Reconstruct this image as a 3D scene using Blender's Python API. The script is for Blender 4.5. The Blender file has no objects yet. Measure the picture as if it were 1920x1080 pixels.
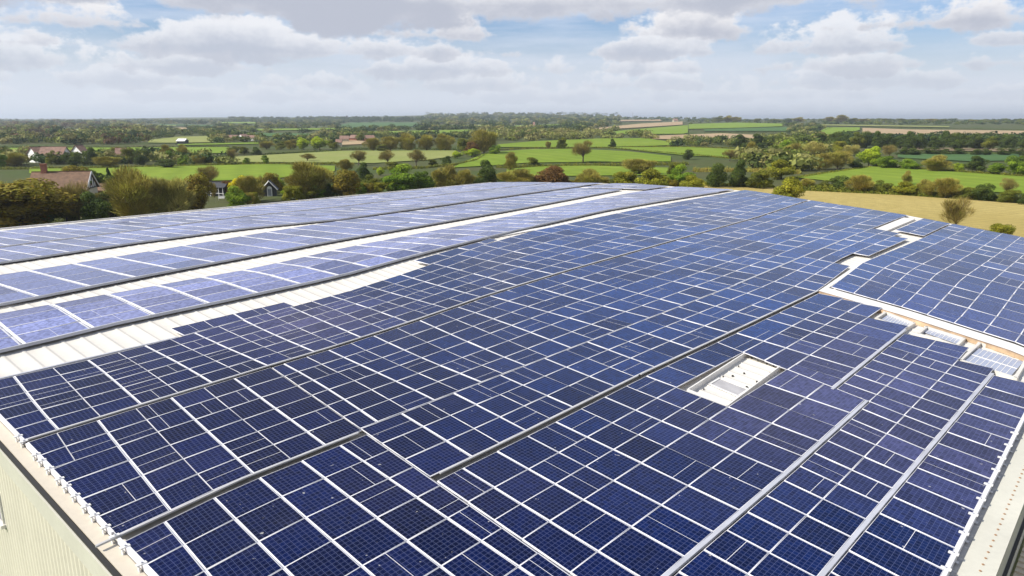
import bpy, math, random
import numpy as np
from mathutils import Vector, Matrix
R = math.radians
rng = np.random.default_rng(7)
random.seed(7)
SC = bpy.context.scene
COL = SC.collection

# ------------------------------------------------------------------ camera
F, CX, CY, HY = 1356., 960., 540., 222.
TH = math.atan((CY - HY) / F)
CZ = 15.7
cam = bpy.data.cameras.new('camera')
cam_o = bpy.data.objects.new('camera', cam); COL.objects.link(cam_o)
cam.sensor_width = 36.0; cam.lens = 36.0 * F / 1920.
cam.clip_start = 0.1; cam.clip_end = 60000
cam_o.location = (0, 0, CZ)
cam_o.rotation_euler = (math.pi / 2 - TH, 0, 0)
SC.camera = cam_o
SC.view_settings.view_transform = 'Standard'
SC.view_settings.look = 'None'
SC.view_settings.exposure = 0.36
SC.view_settings.gamma = 1.0

# ------------------------------------------------------------------ light
SUN_AZ = R(-108)          # measured from the view direction (+y) towards +x; the sun is on the left, a little behind
SUN_EL = R(42)
sd = Vector((math.sin(SUN_AZ) * math.cos(SUN_EL), math.cos(SUN_AZ) * math.cos(SUN_EL), math.sin(SUN_EL)))
sun = bpy.data.lights.new('sun', 'SUN'); sun.energy = 5.0; sun.angle = R(0.5); sun.color = (1.0, 0.945, 0.85)
sun_o = bpy.data.objects.new('sun', sun); COL.objects.link(sun_o)
sun_o.rotation_euler = sd.to_track_quat('Z', 'Y').to_euler()

W = bpy.data.worlds.new('World'); SC.world = W; W.use_nodes = True
W.cycles.sampling_method = 'MANUAL'; W.cycles.sample_map_resolution = 256
nt = W.node_tree; nt.nodes.clear()
class NG:
    """tiny helper to write node trees"""
    def __init__(s, nt): s.nt = nt
    def n(s, typ, **kw):
        nd = s.nt.nodes.new(typ)
        for k, v in kw.items(): setattr(nd, k, v)
        return nd
    def put(s, sock, v):
        if isinstance(v, bpy.types.NodeSocket): s.nt.links.new(v, sock)
        elif v is not None: sock.default_value = v
    def m(s, op, a, b=None, c=None, clamp=False):
        nd = s.n('ShaderNodeMath', operation=op); nd.use_clamp = clamp
        s.put(nd.inputs[0], a); s.put(nd.inputs[1], b); s.put(nd.inputs[2], c)
        return nd.outputs[0]
    def mr(s, v, a, b, c=0., d=1., smooth=True):
        nd = s.n('ShaderNodeMapRange', interpolation_type='SMOOTHSTEP' if smooth else 'LINEAR')
        s.put(nd.inputs[0], v)
        for i, q in enumerate((a, b, c, d)): s.put(nd.inputs[i + 1], q)
        return nd.outputs[0]
    def mix(s, f, a, b, mode='MIX'):
        nd = s.n('ShaderNodeMix', data_type='RGBA', blend_type=mode)
        s.put(nd.inputs[0], f)
        s.put(nd.inputs[6], a if isinstance(a, bpy.types.NodeSocket) else (*a, 1))
        s.put(nd.inputs[7], b if isinstance(b, bpy.types.NodeSocket) else (*b, 1))
        return nd.outputs[2]
    def noise(s, vec, scale, detail=4., rough=.5, out=0, dist=0.):
        nd = s.n('ShaderNodeTexNoise'); s.put(nd.inputs['Vector'], vec)
        nd.inputs['Scale'].default_value = scale; nd.inputs['Detail'].default_value = detail
        nd.inputs['Roughness'].default_value = rough; nd.inputs['Distortion'].default_value = dist
        return nd.outputs[out]
    def vm(s, op, a, b=None):
        nd = s.n('ShaderNodeVectorMath', operation=op); s.put(nd.inputs[0], a)
        if b is not None: s.put(nd.inputs[1], b)
        return nd.outputs[0]
    def comb(s, x, y, z):
        nd = s.n('ShaderNodeCombineXYZ')
        for i, q in enumerate((x, y, z)): s.put(nd.inputs[i], q)
        return nd.outputs[0]
g = NG(nt)
sky = g.n('ShaderNodeTexSky', sky_type='NISHITA'); sky.sun_disc = False
sky.sun_elevation = SUN_EL; sky.sun_rotation = SUN_AZ; sky.air_density = 1.0; sky.dust_density = 1.6; sky.ozone_density = 1.2
skyc = g.vm('MULTIPLY', sky.outputs[0], (0.072, 0.088, 0.115))
tc = g.n('ShaderNodeTexCoord'); sep = g.n('ShaderNodeSeparateXYZ'); nt.links.new(tc.outputs['Generated'], sep.inputs[0])
zc = g.m('MAXIMUM', sep.outputs[2], 0.0)
hz_ = g.m('SQRT', g.m('ADD', g.m('MULTIPLY', sep.outputs[0], sep.outputs[0]), g.m('MULTIPLY', sep.outputs[1], sep.outputs[1])))
az_ = g.m('ARCTAN2', sep.outputs[0], sep.outputs[1])
el0 = g.m('DIVIDE', zc, g.m('MAXIMUM', hz_, 0.05))
horc = (0.575, 0.615, 0.69)
veil = g.mix(g.mr(g.noise(g.comb(g.m('MULTIPLY', az_, 3.), g.m('MULTIPLY', el0, 22.), 1.), 1., 6., .6), .35, .65), skyc, (.58, .63, .73))
cur = g.mix(g.mr(el0, 0.015, .13), horc, g.mix(.6, skyc, veil))
# banks of cumulus one behind the other, flat grey bases and bright billowing tops; far banks low over the horizon
for i, (e0, H, s, cov, st) in enumerate([(.012, .016, 26, .50, .35), (.026, .018, 22, .52, .45), (.042, .024, 17, .50, .6), (.060, .030, 13, .52, .75), (.082, .036, 10, .52, .85), (.106, .046, 8., .56, 1.),
                                          (.142, .062, 5.6, .60, 1.), (.21, .09, 4.4, .56, 1.), (.32, .14, 3.4, .54, 1.), (.5, .22, 2.4, .52, 1.), (.85, .45, 1.6, .5, 1.)]):
    t = g.m('DIVIDE', g.m('SUBTRACT', el0, e0), H)
    p = g.comb(g.m('MULTIPLY', az_, s), g.m('MULTIPLY', t, .55), 13.7 * i + 2.1)
    cvg = g.noise(g.comb(g.m('MULTIPLY', az_, s * .42), g.m('MULTIPLY', t, .18), 7.3 * i + 1.), 1., 2., .5)
    fine = g.noise(p, 1.7, 6., .62)
    up = g.m('MULTIPLY', g.m('MAXIMUM', t, 0.), -.30)             # thins out upwards
    dn = g.m('MULTIPLY', g.m('MINIMUM', t, 0.), .95)              # flat base
    d = g.m('ADD', g.m('ADD', g.m('MULTIPLY', g.m('SUBTRACT', cvg, 1 - cov), 1.9), g.m('MULTIPLY', g.m('SUBTRACT', fine, .5), 1.15)), g.m('ADD', g.m('ADD', up, dn), .14))
    mk = g.m('MULTIPLY', g.mr(d, .0, .15), st)
    # light on the side where the cloud gets thinner upwards
    lit = g.mr(g.m('ADD', g.m('MULTIPLY', t, .62), g.m('MULTIPLY', g.m('SUBTRACT', .30, d), 1.1)), -.12, .62)
    wht = tuple(x * st + y * (1 - st) for x, y in zip((.765, .755, .765), horc)); gry = tuple(x * st + y * (1 - st) for x, y in zip((.405, .43, .505), horc))
    cur = g.mix(mk, cur, g.mix(lit, gry, wht))
allc = cur
bg = g.n('ShaderNodeBackground'); nt.links.new(allc, bg.inputs[0]); bg.inputs[1].default_value = 1.0
wo = g.n('ShaderNodeOutputWorld'); nt.links.new(bg.outputs[0], wo.inputs[0])

# ------------------------------------------------------------------ projection helpers
FWD = np.array([0, math.cos(TH), -math.sin(TH)]); UPV = np.array([0, math.sin(TH), math.cos(TH)])
def ray(x, y):
    return FWD + (x - CX) / F * np.array([1., 0, 0]) + (CY - y) / F * UPV
YAW = math.atan((2200 - 960) * math.cos(TH) / F)
D1 = np.array([math.sin(YAW), math.cos(YAW), 0]); D2 = np.array([-math.cos(YAW), math.sin(YAW), 0])
EAVE = 5.7
VR, ZR, V0, VL = 37., 1.5, 2., 81.
def zs(v):
    """height of the plane of the panels over the near right eave"""
    v = np.asarray(v, float)
    return np.where(v < VR, ZR * (v - V0) / (VR - V0), ZR * (VL - v) / (VL - VR))
LIFT = 0.24              # panels stand this much over the deck
def uv(x, y, off=0.):
    d = ray(x, y); z = 0.
    for _ in range(60):
        t = (z + off - 10) / d[2]; p = d * t; v = p @ D2; z = .5 * z + .5 * float(zs(v))
    return float(p @ D1), float(v)
def W3(u, v, off=0.):
    p = D1 * u + D2 * v
    return np.array([p[0], p[1], EAVE + float(zs(v)) + off])
def crv(pts, off=0.): return sorted(uv(x, y, off) for x, y in pts)

# terrain
TR = [0, 300, 700, 1200, 1800, 2500, 3500, 5000, 8000, 14000, 30000]
TA = [-36, -19.5, 0, 19.5, 36]
TZ = [[0, 0, 0, 0, 0, -2, -3, -2, 0, 6, 10],
      [0, 0, 0, 0, 1, 5, 14, 22, 24, 15, 0],
      [0, 0, 0, 1, 4, 15, 35, 38, 20, 0, -60],
      [0, 0, 1, 3, 7, 12, 6, -40, -110, -200, -440],
      [0, 0, 0, 3, 12, 11, -10, -70, -125, -220, -480]]
def tz(X, Y):
    X = np.asarray(X, float); Y = np.asarray(Y, float)
    r = np.hypot(X, Y); a = np.clip(np.degrees(np.arctan2(X, Y)), -36, 36)
    zz = np.array([np.interp(r, TR, row) for row in TZ])
    i = np.clip(np.searchsorted(TA, a) - 1, 0, 3); ta = np.array(TA, float)
    f = (a - ta[i]) / (ta[i + 1] - ta[i]); f = f * f * (3 - 2 * f)
    z0 = np.take_along_axis(zz, i[None, ...], 0)[0]; z1 = np.take_along_axis(zz, (i + 1)[None, ...], 0)[0]
    z = z0 * (1 - f) + z1 * f
    far = np.clip((r - 500) / 1500, 0, 1)
    z = z + far * (3.0 * np.sin(X / 420. + 1.3) * np.sin(Y / 610.) + 1.2 * np.sin(X / 190. + Y / 260.))
    return z
def ground(x, y):
    """points on the terrain seen at photo pixels (vectorised)"""
    x = np.atleast_1d(np.asarray(x, float)); y = np.atleast_1d(np.asarray(y, float))
    d = FWD[None] + ((x - CX) / F)[:, None] * np.array([[1., 0, 0]]) + ((CY - y) / F)[:, None] * UPV[None]
    ts = np.geomspace(15, 26000, 420)
    P = d[:, None, :] * ts[None, :, None]; P[..., 2] += CZ
    below = P[..., 2] < tz(P[..., 0], P[..., 1])
    k = np.where(below.any(1), below.argmax(1), len(ts) - 1); k = np.maximum(k, 1)
    lo, hi = ts[k - 1], ts[k]
    for _ in range(25):
        mid = (lo + hi) / 2; Q = d * mid[:, None]; Q[:, 2] += CZ
        b = Q[:, 2] < tz(Q[:, 0], Q[:, 1]); hi = np.where(b, mid, hi); lo = np.where(b, lo, mid)
    Q = d * hi[:, None]; Q[:, 2] += CZ
    return Q

# ------------------------------------------------------------------ object helpers
def tag(o, label=None, cat=None, group=None, kind=None):
    if label: o['label'] = label
    if cat: o['category'] = cat
    if group: o['group'] = group
    if kind: o['kind'] = kind
    return o
def empty(name, loc, rz=0.):
    o = bpy.data.objects.new(name, None); o.empty_display_size = .2; o.location = loc; o.rotation_euler = (0, 0, rz)
    COL.objects.link(o); return o
def link(name, me, parent=None):
    o = bpy.data.objects.new(name, me); COL.objects.link(o)
    if parent is not None: o.parent = parent
    return o
def qmesh(name, verts, quads, mats, tone=None, uvs=None, mi=None, smooth=False):
    """mesh from numpy verts (N,3) and faces of equal size (M,k)"""
    verts = np.asarray(verts, np.float32); quads = np.asarray(quads, np.int32); k = quads.shape[1]
    me = bpy.data.meshes.new(name)
    me.vertices.add(len(verts)); me.vertices.foreach_set('co', verts.ravel())
    me.loops.add(quads.size); me.loops.foreach_set('vertex_index', quads.ravel())
    me.polygons.add(len(quads)); me.polygons.foreach_set('loop_start', np.arange(len(quads), dtype=np.int32) * k)
    me.update(calc_edges=True)
    for m in mats: me.materials.append(m)
    if mi is not None: me.polygons.foreach_set('material_index', np.asarray(mi, np.int32))
    if tone is not None:                       # one colour per face
        c = np.repeat(np.asarray(tone, np.float32), k, 0)
        at = me.color_attributes.new('tone', 'FLOAT_COLOR', 'CORNER'); at.data.foreach_set('color', c.ravel())
    if uvs is not None:
        l = me.uv_layers.new(name='UVMap'); l.data.foreach_set('uv', np.asarray(uvs, np.float32).ravel())
    if smooth: me.polygons.foreach_set('use_smooth', np.ones(len(quads), bool))
    return me
class MB:
    """collects boxes, prisms and tubes into one mesh"""
    def __init__(s): s.v = []; s.f = []; s.m = []
    def add(s, vs, fs, m=0):
        b = len(s.v); s.v += [tuple(map(float, q)) for q in vs]; s.f += [tuple(b + i for i in f) for f in fs]; s.m += [m] * len(fs)
    def hexa(s, a, m=0):   # 8 corners: 4 bottom, 4 top
        s.add(a, [(3, 2, 1, 0), (4, 5, 6, 7), (0, 1, 5, 4), (1, 2, 6, 5), (2, 3, 7, 6), (3, 0, 4, 7)], m)
    def box(s, x0, x1, y0, y1, z0, z1, m=0):
        s.hexa([(x0, y0, z0), (x1, y0, z0), (x1, y1, z0), (x0, y1, z0), (x0, y0, z1), (x1, y0, z1), (x1, y1, z1), (x0, y1, z1)], m)
    def tube(s, p0, p1, r0, r1, n=5, m=0):
        p0 = Vector(p0); p1 = Vector(p1); d = (p1 - p0)
        if d.length < 1e-6: return
        q = d.to_track_quat('Z', 'Y'); vs = []
        for p, r in ((p0, r0), (p1, r1)):
            for i in range(n):
                a = 2 * math.pi * i / n; vs.append(p + q @ Vector((r * math.cos(a), r * math.sin(a), 0)))
        s.add(vs, [(i, (i + 1) % n, n + (i + 1) % n, n + i) for i in range(n)] + [tuple(range(n))[::-1], tuple(range(n, 2 * n))], m)
    def mesh(s, name, mats):
        me = bpy.data.meshes.new(name); me.from_pydata(s.v, [], s.f)
        for m in mats: me.materials.append(m)
        me.polygons.foreach_set('material_index', s.m); me.update(); return me
    def build(s, name, mats, parent=None):
        return link(name, s.mesh(name, mats if isinstance(mats, (list, tuple)) else [mats]), parent)

# ------------------------------------------------------------------ materials
def mat(name, base, rough=.6, metal=0., spec=.5, noise=None, amt=.0, bump=0., bscale=8., coord='Object', coat=0.):
    m = bpy.data.materials.new(name); m.use_nodes = True; t = m.node_tree; gg = NG(t)
    b = t.nodes['Principled BSDF']
    b.inputs['Roughness'].default_value = rough; b.inputs['Metallic'].default_value = metal
    b.inputs['Specular IOR Level'].default_value = spec; b.inputs['Coat Weight'].default_value = coat
    b.inputs['Base Color'].default_value = (*base, 1)
    c = gg.n('ShaderNodeTexCoord').outputs[coord]
    if noise:
        n = gg.noise(c, noise, 5., .6)
        f = gg.mr(n, .3, .7, 1 - amt, 1 + amt, False)
        t.links.new(gg.vm('SCALE', (*base,)) if False else gg.mix(1.0, (*base,), gg.comb(f, f, f), 'MULTIPLY'), b.inputs['Base Color'])
    if bump:
        bn = gg.n('ShaderNodeBump'); bn.inputs['Strength'].default_value = bump
        t.links.new(gg.noise(c, bscale, 5.), bn.inputs['Height']); t.links.new(bn.outputs[0], b.inputs['Normal'])
    return m
def foliage(name, rough=.75, trans=.25):
    m = bpy.data.materials.new(name); m.use_nodes = True; t = m.node_tree; gg = NG(t)
    b = t.nodes['Principled BSDF']; b.inputs['Roughness'].default_value = rough; b.inputs['Specular IOR Level'].default_value = .2
    a = gg.n('ShaderNodeAttribute', attribute_name='tone')
    t.links.new(a.outputs['Color'], b.inputs['Base Color'])
    tr = gg.n('ShaderNodeBsdfTranslucent'); t.links.new(a.outputs['Color'], tr.inputs[0])
    mx = gg.n('ShaderNodeMixShader'); mx.inputs[0].default_value = trans
    t.links.new(b.outputs[0], mx.inputs[1]); t.links.new(tr.outputs[0], mx.inputs[2])
    t.links.new(mx.outputs[0], t.nodes['Material Output'].inputs[0])
    return m
M_leaf = foliage('leaves'); M_twig = foliage('twigs', .9, .0)
M_bark = mat('bark', (.085, .065, .045), .9, noise=3., amt=.35)
M_birch = mat('pale_bark', (.33, .31, .26), .85, noise=4., amt=.3)
M_frame = mat('anodised_frame', (.66, .655, .68), .42, 0., .5)
M_alu = mat('aluminium_tray', (.40, .41, .45), .45, .0, noise=.8, amt=.12)
M_rail = mat('pale_rail', (.42, .415, .41), .5)
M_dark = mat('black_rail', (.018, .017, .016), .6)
M_white = mat('white_steel', (.66, .64, .60), .5, noise=2., amt=.05)
M_bracket = mat('white_bracket', (.64, .63, .61), .45)
M_screw = mat('rusty_screw', (.30, .18, .10), .7)

def panel_mat():
    m = bpy.data.materials.new('photovoltaic_cells'); m.use_nodes = True; t = m.node_tree; gg = NG(t)
    b = t.nodes['Principled BSDF']
    u = gg.n('ShaderNodeUVMap'); sp = gg.n('ShaderNodeSeparateXYZ'); t.links.new(u.outputs[0], sp.inputs[0])
    x, y = sp.outputs[0], sp.outputs[1]
    def line(c, k, w):   # 1 on a line of relative width w, repeating every 1/k
        f = gg.m('FRACT', gg.m('ADD', gg.m('MULTIPLY', c, k), .5))
        return gg.m('LESS_THAN', gg.m('ABSOLUTE', gg.m('SUBTRACT', f, .5)), w / 2)
    cell = gg.m('MAXIMUM', line(x, 1., .10), line(y, 1., .10))
    bus = line(gg.m('ADD', x, .25), 2., .055)
    fing = line(gg.m('ADD', y, .25), 2., .05)
    a = gg.n('ShaderNodeAttribute', attribute_name='tone'); sc = gg.n('ShaderNodeSeparateColor'); t.links.new(a.outputs['Color'], sc.inputs[0])
    # polycrystalline grain: each cell a little different
    cellid = gg.comb(gg.m('FLOOR', x), gg.m('FLOOR', y), sc.outputs[1])
    wn = gg.n('ShaderNodeTexWhiteNoise'); t.links.new(cellid, wn.inputs['Vector'])
    blue = gg.mix(sc.outputs[0], (.0006, .0042, .033), (.048, .042, .088))  # second colour paints in a purplish cloud reflection
    blue = gg.mix(gg.m('MULTIPLY', sc.outputs[2], 2., clamp=True), blue, (.010, .042, .150)); blue = gg.mix(gg.m('SUBTRACT', gg.m('MULTIPLY', sc.outputs[2], 2.), 1., clamp=True), blue, (.19, .205, .36))  # sky glare put into the colour: mid blue, then lavender
    v = gg.m('MULTIPLY', gg.m('ADD', .66, gg.m('MULTIPLY', wn.outputs['Value'], .68)), gg.m('ADD', .62, gg.m('MULTIPLY', sc.outputs[1], .76)))
    blue = gg.mix(1.0, blue, gg.comb(v, v, v), 'MULTIPLY')
    c = gg.mix(gg.m('MULTIPLY', bus, .13), blue, (.22, .26, .48))
    c = gg.mix(gg.m('MULTIPLY', fing, .08), c, (.22, .26, .48))
    c = gg.mix(gg.m('MULTIPLY', cell, .20), c, (.22, .26, .50))
    pos = gg.n('ShaderNodeNewGeometry').outputs['Position']
    dust = gg.m('MULTIPLY', gg.mr(gg.noise(pos, .55, 8., .68), .52, .78), .03)
    c = gg.mix(dust, c, (.33, .32, .33))
    spot = gg.m('MULTIPLY', gg.mr(gg.noise(pos, 5.5, 2., .5), .74, .78), .5)
    c = gg.mix(spot, c, (.55, .54, .52))
    t.links.new(c, b.inputs['Base Color'])
    b.inputs['Roughness'].default_value = .14
    b.inputs['IOR'].default_value = 1.19; b.inputs['Specular IOR Level'].default_value = .22
    b.inputs['Sheen Weight'].default_value = .04; b.inputs['Sheen Roughness'].default_value = .35; b.inputs['Sheen Tint'].default_value = (.6, .7, 1, 1)
    return m
M_cell = panel_mat()

def deck_mat(name, base):
    m = bpy.data.materials.new(name); m.use_nodes = True; t = m.node_tree; gg = NG(t)
    b = t.nodes['Principled BSDF']; b.inputs['Roughness'].default_value = .45
    c = gg.n('ShaderNodeTexCoord').outputs['Object']
    n1 = gg.noise(c, .35, 5., .6); n2 = gg.noise(c, 6., 4., .6)
    f = gg.m('ADD', gg.mr(n1, .3, .7, .90, 1.04, False), gg.mr(n2, .35, .75, .0, -.07, False))
    col = gg.mix(1.0, base, gg.comb(f, f, f), 'MULTIPLY')
    streak = gg.mr(gg.noise(c, 1.3, 8., .7), .60, .75)
    col = gg.mix(gg.m('MULTIPLY', streak, .22), col, (.42, .34, .22))
    t.links.new(col, b.inputs['Base Color']); return m
M_deck = deck_mat('white_roof_sheet', (.62, .59, .53))
M_wall = deck_mat('cream_wall_cladding', (.69, .655, .53))
M_fascia = deck_mat('fascia_flashing', (.56, .545, .46))
M_flash = deck_mat('tan_flashing', (.56, .50, .40))

# ------------------------------------------------------------------ terrain and fields
def ground_mat(name, c1, c2, c3, s1=.02, s2=.3, stripe=None, bump=.3):
    m = bpy.data.materials.new(name); m.use_nodes = True; t = m.node_tree; gg = NG(t)
    b = t.nodes['Principled BSDF']; b.inputs['Roughness'].default_value = .95; b.inputs['Specular IOR Level'].default_value = .1
    c = gg.n('ShaderNodeNewGeometry').outputs['Position']
    a = gg.mr(gg.noise(c, s1, 6., .6), .38, .62); d = gg.mr(gg.noise(c, s2, 6., .65), .35, .65)
    col = gg.mix(a, c1, c2); col = gg.mix(gg.m('MULTIPLY', d, .5), col, c3)
    if stripe:
        ang, per = stripe
        sp = gg.n('ShaderNodeSeparateXYZ'); t.links.new(c, sp.inputs[0])
        w = gg.m('ADD', gg.m('MULTIPLY', sp.outputs[0], math.cos(ang)), gg.m('MULTIPLY', sp.outputs[1], math.sin(ang)))
        w = gg.m('ADD', w, gg.m('MULTIPLY', gg.noise(c, .03, 2.), 6.))
        s = gg.m('MULTIPLY', gg.m('ADD', gg.m('SINE', gg.m('MULTIPLY', w, 6.283 / per)), 1.), .5)
        col = gg.mix(gg.m('MULTIPLY', s, .28), col, tuple(q * .62 for q in c1))
    t.links.new(col, b.inputs['Base Color'])
    if bump:
        bn = gg.n('ShaderNodeBump'); bn.inputs['Strength'].default_value = bump; bn.inputs['Distance'].default_value = .3
        t.links.new(gg.noise(c, 1.5, 6., .7), bn.inputs['Height']); t.links.new(bn.outputs[0], b.inputs['Normal'])
    return m
G_base = ground_mat('rough_grassland', (.060, .085, .022), (.085, .085, .035), (.045, .058, .020))
FM = {'green': ground_mat('spring_grass', (.150, .225, .022), (.175, .250, .032), (.120, .180, .022), .012, .12),
      'lime': ground_mat('young_crop', (.150, .222, .018), (.190, .255, .028), (.112, .172, .016), .012, .12, (R(20), 9.)),
      'olive': ground_mat('pale_pasture', (.210, .240, .065), (.240, .250, .085), (.170, .200, .050), .012, .12),
      'dull': ground_mat('bluish_grass', (.065, .130, .042), (.080, .150, .045), (.055, .105, .035), .012, .12, (R(100), 30.)),
      'tan': ground_mat('ploughed_earth', (.34, .245, .145), (.38, .29, .17), (.28, .20, .12), .012, .12),
      'brown': ground_mat('cloud_shaded_earth', (.19, .15, .09), (.22, .17, .10), (.15, .12, .07), .012, .12),  # tan earth with a cloud shadow put into its colour
      'stubble': ground_mat('straw_stubble', (.40, .315, .105), (.45, .36, .13), (.29, .23, .075), .035, .5, (R(-62), 1.6), 1.0)}

# the ground: one polar sheet round the camera, fine in front, out to the horizon
az = np.concatenate([np.arange(-180, -48, 4.), np.arange(-48, 48, .4), np.arange(48, 180, 4.)])
rr = np.concatenate([[0.5], np.geomspace(8, 28000, 190)])
A, RR = np.meshgrid(np.radians(az), rr)
X = RR * np.sin(A); Y = RR * np.cos(A); Z = tz(X, Y)
na, nr = len(az), len(rr)
vv = np.stack([X, Y, Z], -1).reshape(-1, 3)
i, j = np.meshgrid(np.arange(nr - 1), np.arange(na), indexing='ij'); jn = (j + 1) % na
q = np.stack([i * na + j, i * na + jn, (i + 1) * na + jn, (i + 1) * na + j], -1).reshape(-1, 4)[:, ::-1]
gm = qmesh('ground', vv, q, [G_base], smooth=True); tag(link('ground', gm), kind='structure')

FIELDS = []
def field(kind, top, bot, up=1.0):
    top = np.array(top, float); bot = np.array(bot, float)
    x0, x1 = top[0, 0], top[-1, 0]; n = max(6, int((x1 - x0) / 5)); K = 10
    xs = np.linspace(x0, x1, n + 1); yt = np.interp(xs, top[:, 0], top[:, 1]); yb = np.interp(xs, bot[:, 0], bot[:, 1])
    yb = np.maximum(yb, yt + .25)
    FIELDS.append((xs, yt, yb))
    f = np.linspace(0, 1, K + 1)
    xx = np.repeat(xs[:, None], K + 1, 1); yy = yt[:, None] * (1 - f) + yb[:, None] * f
    P = ground(xx.ravel(), yy.ravel()); r = np.hypot(P[:, 0], P[:, 1])
    P[:, 2] = tz(P[:, 0], P[:, 1]) + .04 + r * .0009 * up
    a, b = np.meshgrid(np.arange(n), np.arange(K), indexing='ij'); s = K + 1
    q = np.stack([a * s + b, a * s + b + 1, (a + 1) * s + b + 1, (a + 1) * s + b], -1).reshape(-1, 4)
    tag(link('field', qmesh('field', P, q, [FM[kind]], smooth=True)), kind='structure')
field('green', [(-40, 279), (200, 278), (430, 277)], [(-40, 291), (200, 291), (430, 288)])
field('lime', [(55, 318), (200, 316), (320, 313), (500, 309), (628, 312)], [(55, 326), (100, 336), (300, 342), (500, 338), (628, 322)])
field('olive', [(398, 298), (460, 294), (640, 284), (853, 283), (868, 290)], [(398, 300), (450, 305), (640, 306), (700, 307), (800, 301), (868, 292)])
field('olive', [(278, 264), (330, 258), (400, 256)], [(278, 269), (330, 269), (400, 268)])
field('green', [(333, 271), (485, 268)], [(333, 273.5), (485, 271)])
field('dull', [(460, 250), (590, 252)], [(460, 257), (590, 256)])
field('tan', [(320, 240.5), (350, 240.5)], [(320, 243.5), (350, 243.5)])
field('green', [(413, 230), (480, 230)], [(413, 232.5), (480, 233)])
field('dull', [(300, 234), (400, 236)], [(300, 236), (400, 238)])
field('dull', [(640, 235), (660, 231), (790, 231)], [(640, 243), (780, 238), (790, 237)])
field('green', [(690, 248), (885, 244)], [(690, 252), (830, 253), (885, 247)])
field('tan', [(640, 263), (690, 266)], [(640, 273), (690, 271)])
field('lime', [(933, 272), (1000, 266), (1120, 261), (1210, 260), (1275, 270)], [(933, 277), (1140, 277), (1275, 273)])
field('lime', [(850, 314), (912, 287), (993, 281), (1073, 280), (1180, 285), (1258, 294)], [(850, 315.5), (930, 311), (993, 306), (1258, 304)])
field('lime', [(950, 318), (1020, 313), (1075, 311), (1160, 313), (1265, 316)], [(950, 331), (1075, 331), (1265, 329)])
field('lime', [(1153, 277), (1290, 277), (1400, 282)], [(1153, 279), (1290, 293), (1400, 297)])
field('tan', [(1103, 243), (1200, 233), (1280, 229)], [(1103, 245.5), (1200, 240), (1280, 235)])
field('green', [(1123, 250), (1200, 243), (1280, 236.5), (1290, 236)], [(1123, 253), (1280, 252), (1290, 250)])
field('green', [(1291, 234), (1380, 231), (1467, 233)], [(1291, 243), (1380, 241), (1467, 238)])
field('dull', [(1320, 243.5), (1480, 239)], [(1320, 247), (1480, 247)])
field('tan', [(1223, 256), (1353, 251), (1415, 254)], [(1223, 262), (1353, 263), (1415, 262)])
field('green', [(1533, 250), (1550, 240), (1612, 240)], [(1533, 253), (1580, 253), (1612, 245)])
field('tan', [(1617, 241), (1700, 244), (1940, 247)], [(1617, 251), (1720, 254), (1940, 259)])
field('olive', [(1540, 234.5), (1780, 238)], [(1540, 236.5), (1780, 240)])
field('brown', [(1690, 278), (1940, 280)], [(1690, 283), (1940, 286)])  # cloud shadow painted as a darker earth tone
field('dull', [(1683, 290), (1910, 290)], [(1683, 297), (1820, 304), (1910, 302)])
field('lime', [(1500, 331), (1627, 313), (1713, 318), (1940, 334)], [(1500, 335), (1600, 345), (1700, 352), (1800, 358), (1940, 366)])
field('stubble', [(1290, 349), (1437, 353), (1513, 357), (1680, 367), (1980, 388)], [(1290, 420), (1437, 480), (1980, 760)])
field('tan', [(1215, 226), (1240, 225)], [(1215, 228), (1240, 228)])
field('tan', [(1160, 226), (1215, 225.5)], [(1160, 228.5), (1215, 228)])

field('olive', [(100, 244), (230, 243)], [(100, 247), (230, 246)])
field('green', [(480, 243), (640, 241)], [(480, 246), (640, 244)])
field('green', [(-40, 262), (120, 261)], [(-40, 265), (120, 264)])
field('olive', [(820, 236), (905, 235)], [(820, 238.5), (905, 238)])
field('green', [(960, 237), (1050, 234)], [(960, 239.5), (1050, 237)])
field('olive', [(250, 236), (330, 235.5)], [(250, 238), (330, 238)])

# ------------------------------------------------------------------ vegetation
TONES = {  # leaf/twig colours
 'bare':   [(.175, .155, .062), (.145, .120, .048), (.160, .155, .050)],
 'pale':   [(.215, .190, .110), (.175, .160, .085), (.150, .150, .065)],
 'open':   [(.130, .100, .060), (.105, .085, .045), (.120, .115, .045)],
 'russet': [(.120, .088, .018), (.092, .074, .016), (.110, .100, .018)],
 'brown':  [(.090, .048, .026), (.068, .038, .022), (.100, .058, .028)],
 'green':  [(.085, .135, .016), (.060, .105, .014), (.110, .155, .020)],
 'lime':   [(.150, .200, .018), (.115, .165, .016), (.180, .215, .022)],
 'olive':  [(.130, .135, .018), (.100, .110, .016), (.155, .150, .024)],
 'dark':   [(.036, .055, .016), (.026, .042, .013), (.050, .068, .018)],
 'moss':   [(.075, .088, .016), (.055, .068, .014), (.095, .100, .020)],
 'yellow': [(.300, .270, .012), (.260, .230, .010), (.330, .300, .020)],
 'conifer': [(.020, .038, .016), (.016, .030, .013), (.030, .048, .018)],
}
TB = np.array([1.95, 1.90, .95])
def unit(n):
    a = rng.normal(size=(n, 3)); return a / np.linalg.norm(a, axis=1)[:, None]
def leaf_cards(P, N, size):
    """small irregular quads at P facing about N"""
    n = len(P); t = np.cross(N, unit(n)); t /= np.linalg.norm(t, axis=1)[:, None] + 1e-9; b = np.cross(N, t)
    s = size * rng.uniform(.55, 1.3, n)[:, None]
    V = np.stack([P - t * s, P - b * s * .55, P + t * s, P + b * s * .55], 1).reshape(-1, 3)
    return V, np.arange(4 * n).reshape(-1, 4)
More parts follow.
